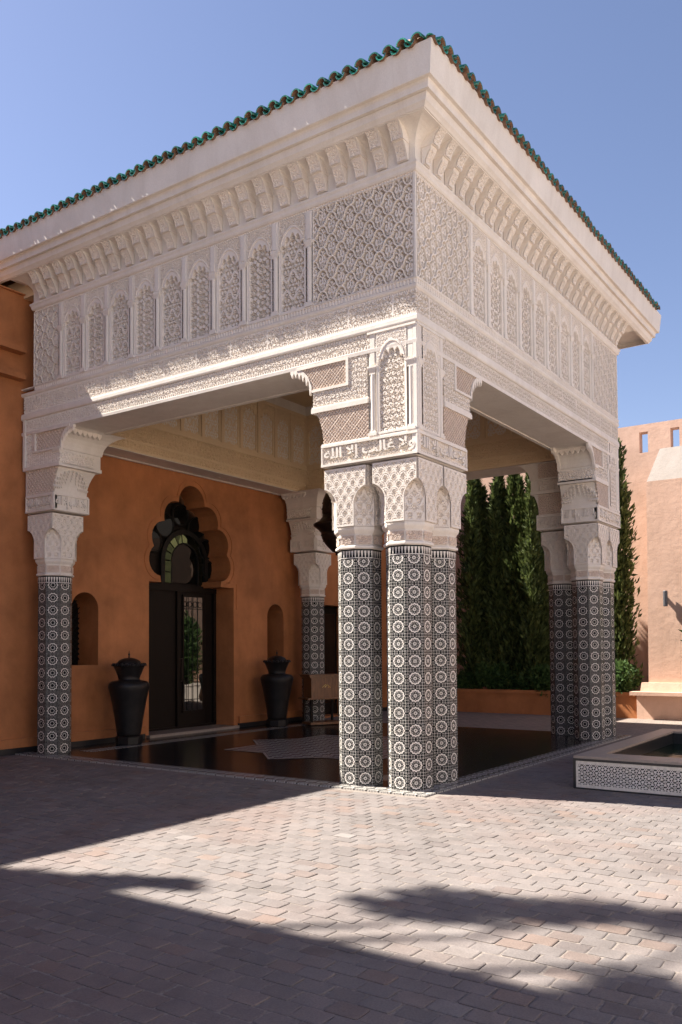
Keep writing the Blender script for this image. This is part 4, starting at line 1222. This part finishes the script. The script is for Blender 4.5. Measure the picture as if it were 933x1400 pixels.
# ------------------------------------------------------------------ garden walls on the right
gw = thing('garden_wall', (11.7, -3, 0), 'sunlit pink plastered buttress wall with stepped plinth and sloping white top at right', 'wall')
YB = .66
mb = MB()
mb.loft([[(11.7, -14, .5), (14.5, -14, .5), (14.5, YB, .5), (11.7, YB, .5)], [(11.7, -14, 5.40), (14.5, -14, 5.40), (14.5, YB-.04, 5.40), (11.7, YB-.04, 5.40)]])
mb.build('wall', PINK, gw)
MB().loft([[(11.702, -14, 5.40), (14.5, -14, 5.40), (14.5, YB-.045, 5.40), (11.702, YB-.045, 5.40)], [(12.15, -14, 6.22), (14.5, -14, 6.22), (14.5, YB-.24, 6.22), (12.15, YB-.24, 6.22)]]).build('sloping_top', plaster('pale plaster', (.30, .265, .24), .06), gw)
MB().loft([[(11.52, -14, .62), (11.71, -14, .62), (11.71, .80, .62), (11.52, .80, .62)], [(11.56, -14, .82), (11.71, -14, .82), (11.71, .78, .82), (11.56, .78, .82)]]).build('plinth', PINK, gw)
MB().box(11.30, 11.9, -14, .98, .54, .62).build('ledge', PINK, gw)
MB().box(11.58, 11.95, -14, .90, -.04, .54).build('base', PINK, gw)
rw = thing('slotted_wall', (13.5, 3, 0), 'tall pink garden wall pierced by narrow slots behind the cypresses', 'wall')
sl = [[(-y1, 6.48), (-y1, 7.0), (-y0, 7.0), (-y0, 6.48)] for y0, y1 in ((1.04, 1.25), (.29, .50), (-.46, -.25), (1.79, 2.0), (2.54, 2.75))]
for s_ in sl: s_.reverse()
fillwall([(-7.3, -.05), (-7.3, 7.19), (8.0, 7.19), (8.0, -.05)], [q[::-1] for q in sl], .28, 'wall', PINK, FL(13.5), rw)
fillwall([(-7.3, -.05), (-7.3, 7.19), (8.0, 7.19), (8.0, -.05)], [q[::-1] for q in sl], .001, 'wall', PINK, FL(13.78), rw)
MB().add([(13.5, -8, 7.19), (13.78, -8, 7.19), (13.78, 7.3, 7.19), (13.5, 7.3, 7.19)], [(0, 1, 2, 3)]).build('wall_top', PINK, rw)
lamp = thing('wall_lamp', (11.69, .23, 2.7), 'small grey cylindrical lamp fixed to the pink buttress wall', 'lamp')
MB().lathe([(.0, 2.53), (.045, 2.53), (.05, 2.54), (.05, 2.87), (.045, 2.88), (0, 2.88)], 16, 11.60, .23).build('shade', LAMPG, lamp)
MB().box(11.62, 11.705, .20, .26, 2.66, 2.74).build('bracket', LAMPG, lamp)

# planter with hedge
pl = thing('garden_planter', (11.65, 4, 0), 'long low terracotta planter along the garden wall', 'planter')
MB().box(11.66, 11.80, .92, 7.2, -.04, .50).build('front_wall', PINK if False else ORANGE, pl)
MB().box(11.62, 11.86, .92, 7.2, .50, .585).build('cap', ORANGE, pl)
MB().box(11.80, 13.48, .92, 7.2, -.04, .46).build('soil', flat('soil', (.05, .035, .025), .95), pl)

# ------------------------------------------------------------------ foliage
def leafcloud(P, D, size, asp, seed, up_bias=0.0):
    """leaf quads at points P pointing along D; pointed diamond leaves"""
    rs = np.random.default_rng(seed); n = len(P)
    D = D/np.linalg.norm(D, axis=1, keepdims=True)
    A = rs.normal(size=(n, 3)); B = np.cross(D, A); B /= np.linalg.norm(B, axis=1, keepdims=True)
    L = size*rs.uniform(.6, 1.3, (n, 1)); Wd = L*asp
    N = np.cross(D, B)
    V = np.stack([P, P+D*L*.45+B*Wd*.5+N*L*.05, P+D*L, P+D*L*.45-B*Wd*.5+N*L*.05], 1).reshape(-1, 3)
    F = np.arange(4*n).reshape(-1, 4)
    return V, F
def cypress_crown(h, r, n, seed, leaders=5, ex=.85):
    rs = np.random.default_rng(seed); Ps, Ds = [], []
    spec = [(0, 0, h, r)]
    for k in range(leaders):
        a = rs.uniform(0, 2*PI); d = r*rs.uniform(.35, .8); spec.append((d*math.cos(a), d*math.sin(a), h*rs.uniform(.62, .97), r*rs.uniform(.45, .7)))
    for (ox, oy, hh, rr) in spec:
        m = int(n*rr*hh/(sum(q[2]*q[3] for q in spec)))
        z = rs.uniform(.02, 1, m)**.9; prof = np.minimum(1, (1-z)**ex*1.45)*(.7+.3*np.minimum(1, z*6))
        a = rs.uniform(0, 2*PI, m)
        tuft = 1+.34*np.sin(a*3+z*21+seed)+.30*np.sin(a*5-z*37)+.12*np.sin(a*2+z*71)
        rad = rr*prof*np.sqrt(rs.uniform(.12, 1, m))*tuft
        lean = .12*z*z
        P = np.stack([ox*(1+z*.25)+rad*np.cos(a), oy*(1+z*.25)+rad*np.sin(a), z*hh], 1)
        D = np.stack([np.cos(a)*.55, np.sin(a)*.55, np.ones(m)*.9], 1)+rs.normal(0, .33, (m, 3))
        Ps.append(P); Ds.append(D)
    return leafcloud(np.vstack(Ps), np.vstack(Ds), .16, .34, seed)
CR = [npmesh('crown', *cypress_crown(6.0, .46, 15000, k, 4)) for k in range(3)]+[npmesh('crown', *cypress_crown(6.1, .34, 9000, 9, 3, .5))]
def cypress(x, y, sc, k, label):
    t = thing('cypress_tree', (x, y, .45), label, 'tree', 'cypress trees along the garden wall')
    M = T(x, y, .45) @ Matrix.Rotation(k*1.3, 4, 'Z') @ Matrix.Diagonal((sc[0], sc[0], sc[1], 1))
    MB().tube([(0, 0, 0), (0.02, 0, 1.5), (0, .03, 4.0), (0, 0, 5.8)], [.09, .07, .04, .01], 7).build('trunk', BARK, t, M)
    obj('crown', CR[k], CYPL, t, M)
cypress(12.35, 5.25, (1.05, 1.02), 0, 'dark cypress nearest the building wall, beside the corner pier')
cypress(12.50, 4.62, (1.0, .99), 1, 'second cypress from the building wall, seen under the canopy')
cypress(12.35, 4.12, (.92, 1.0), 2, 'third cypress from the building wall, seen under the canopy')
cypress(12.30, 3.62, (.92, .97), 0, 'cypress nearest the far pier, seen under the canopy')
cypress(12.40, 1.52, (1.0, 1.0), 3, 'lone sunlit cypress between the far pier and the pink buttress')
def shrub(name, x, y, z, r, h, n, seed, label, group, drape=0.0):
    rs = np.random.default_rng(seed)
    c = rs.uniform(-1, 1, (9, 3))*np.array([r[0]*.7, r[1]*.7, h*.35])+np.array([0, 0, h*.45])
    k = rs.integers(0, 9, n); d = rs.normal(size=(n, 3)); d /= np.linalg.norm(d, axis=1, keepdims=True)
    P = c[k]+d*np.array([r[0], r[1], h])*.42*np.cbrt(rs.uniform(.1, 1, (n, 1)))
    P[:, 2] = np.maximum(P[:, 2], -drape)
    D = d+rs.normal(0, .6, (n, 3))+np.array([0, 0, .3])
    t = thing(name, (x, y, z), label, 'shrub', group)
    obj('foliage', npmesh('foliage', *leafcloud(P, D, .09, .5, seed)), SHRL, t, T(x, y, z))
    mb = MB()
    for q in range(5): mb.tube([(0, 0, -.05), tuple(c[q]*.5), tuple(c[q])], [.012, .009, .004], 5)
    mb.build('stem', BARK, t, T(x, y, z))
names = ['leafy hedge shrub in the planter next to the corner pier', 'leafy hedge shrub in the planter below the second cypress', 'leafy hedge shrub in the planter below the third cypress', 'leafy hedge shrub in the planter left of the far pier']
for i, y in enumerate((5.4, 4.65, 3.9, 3.2)):
    shrub('hedge_shrub', 12.0, y, .5, (.42, .50), .62, 4200, 20+i, names[i], 'hedge in the planter')
shrub('trailing_shrub', 11.95, 1.45, .55, (.38, .48), .62, 3600, 31, 'sunlit pale green shrub spilling over the planter beside the buttress', None, .35)

# potted shrubs along the buttress, just right of the view (the door glass mirrors them)
for i, (y, lb) in enumerate(((-.85, 'leafy shrub in a pale box planter against the buttress, nearest the basin corner'), (-1.55, 'leafy shrub in a pale box planter against the buttress, second along'), (-2.25, 'leafy shrub in a pale box planter against the buttress, farthest right'))):
    rs = np.random.default_rng(60+i); n = 3600; t = thing('potted_shrub', (10.85, y, 0), lb, 'shrub', 'potted shrubs along the buttress')
    M = T(10.85, y, 0)
    MB().box(-.28, .28, -.30, .30, 0, .46).box(-.31, .31, -.33, .33, .46, .54).build('planter_box', PALE, t, M)
    d = rs.normal(size=(n, 3)); d /= np.linalg.norm(d, axis=1, keepdims=True)
    P = d*np.array([.36, .40, 1.05])*np.cbrt(rs.uniform(.1, 1, (n, 1)))*(1+.25*np.sin(d[:, :1]*9+d[:, 2:]*13))+np.array([0, 0, 1.55])
    obj('foliage', npmesh('foliage', *leafcloud(P, d*.5+rs.normal(0, .4, (n, 3))+np.array([0, 0, .8]), .16, .34, 60+i)), SHRL, t, M)
    MB().tube([(0, 0, .5), (.02, 0, 1.0), (0, .02, 1.6)], [.03, .02, .006], 6).build('stem', BARK, t, M)

# trees on the roof terrace of the corner tower, left of the view; their shade lies across the paving
def terrace_tree(sx, sy, h, rad, n, seed, label, axis=(0, 0), squash=.62):
    """crown centred so that its shade falls on (sx, sy)"""
    d = TO_SUN/TO_SUN.z
    cxx, cyy = sx+d.x*h, sy+d.y*h; bx = min(cxx-.5, WX-.5); z0 = WH+.11
    rs = np.random.default_rng(seed)
    t = thing('terrace_tree', (bx, cyy, z0), label, 'tree', 'trees on the roof terrace of the corner tower')
    K = 22
    cl = rs.normal(size=(K, 3)); cl /= np.linalg.norm(cl, axis=1, keepdims=True); cl *= np.cbrt(rs.uniform(.15, 1, (K, 1)))*np.array([rad, rad, rad*squash])*.78
    cl += rs.uniform(-1, 1, (K, 1))*np.array([[axis[0], axis[1], 0]])
    k = rs.integers(0, K, n); dd = rs.normal(size=(n, 3)); dd /= np.linalg.norm(dd, axis=1, keepdims=True)
    P = cl[k]+dd*rad*.33*np.cbrt(rs.uniform(.05, 1, (n, 1)))
    obj('crown', npmesh('crown', *leafcloud(P, dd+rs.normal(0, .7, (n, 3)), .17, .5, seed)), TREL, t, T(cxx, cyy, h))
    mb = MB(); ox = cxx-bx; hh = h-z0
    mb.tube([(0, 0, 0), (.02, .02, hh*.6), (ox*.4, 0, hh*.9), (ox, 0, hh)], [.06, .05, .035, .015], 7)
    for q in range(5):
        e = cl[q]; mb.tube([(ox, 0, hh), (ox+e[0], e[1], hh+e[2])], [.012, .005], 5)
    mb.build('trunk', BARK, t, T(bx, cyy, z0))
    MB().lathe([(.18, 0), (.24, .3), (.25, .32), (.22, .32), (.2, .28)], 16).build('pot', CLAY, t, T(bx, cyy, z0))
terrace_tree(-3.50, -2.20, 13.4, .36, 800, 44, 'tall potted tree on the roof terrace, second from the edge', (.10, -.28))
terrace_tree(-3.15, -2.85, 13.8, .26, 380, 47, 'thin tall potted tree on the roof terrace', (.06, -.15))
terrace_tree(-2.98, -3.75, 13.9, .36, 700, 45, 'tall potted tree on the roof terrace, nearest the viewer', (.05, -.25))
terrace_tree(-4.26, .05, 11.9, .15, 520, 46, 'low spreading potted tree at the far end of the roof terrace', (.26, -.62))
terrace_tree(-4.40, -3.80, 12.2, .45, 1300, 49, 'rounded potted tree on the roof terrace edge', (.15, -.4))
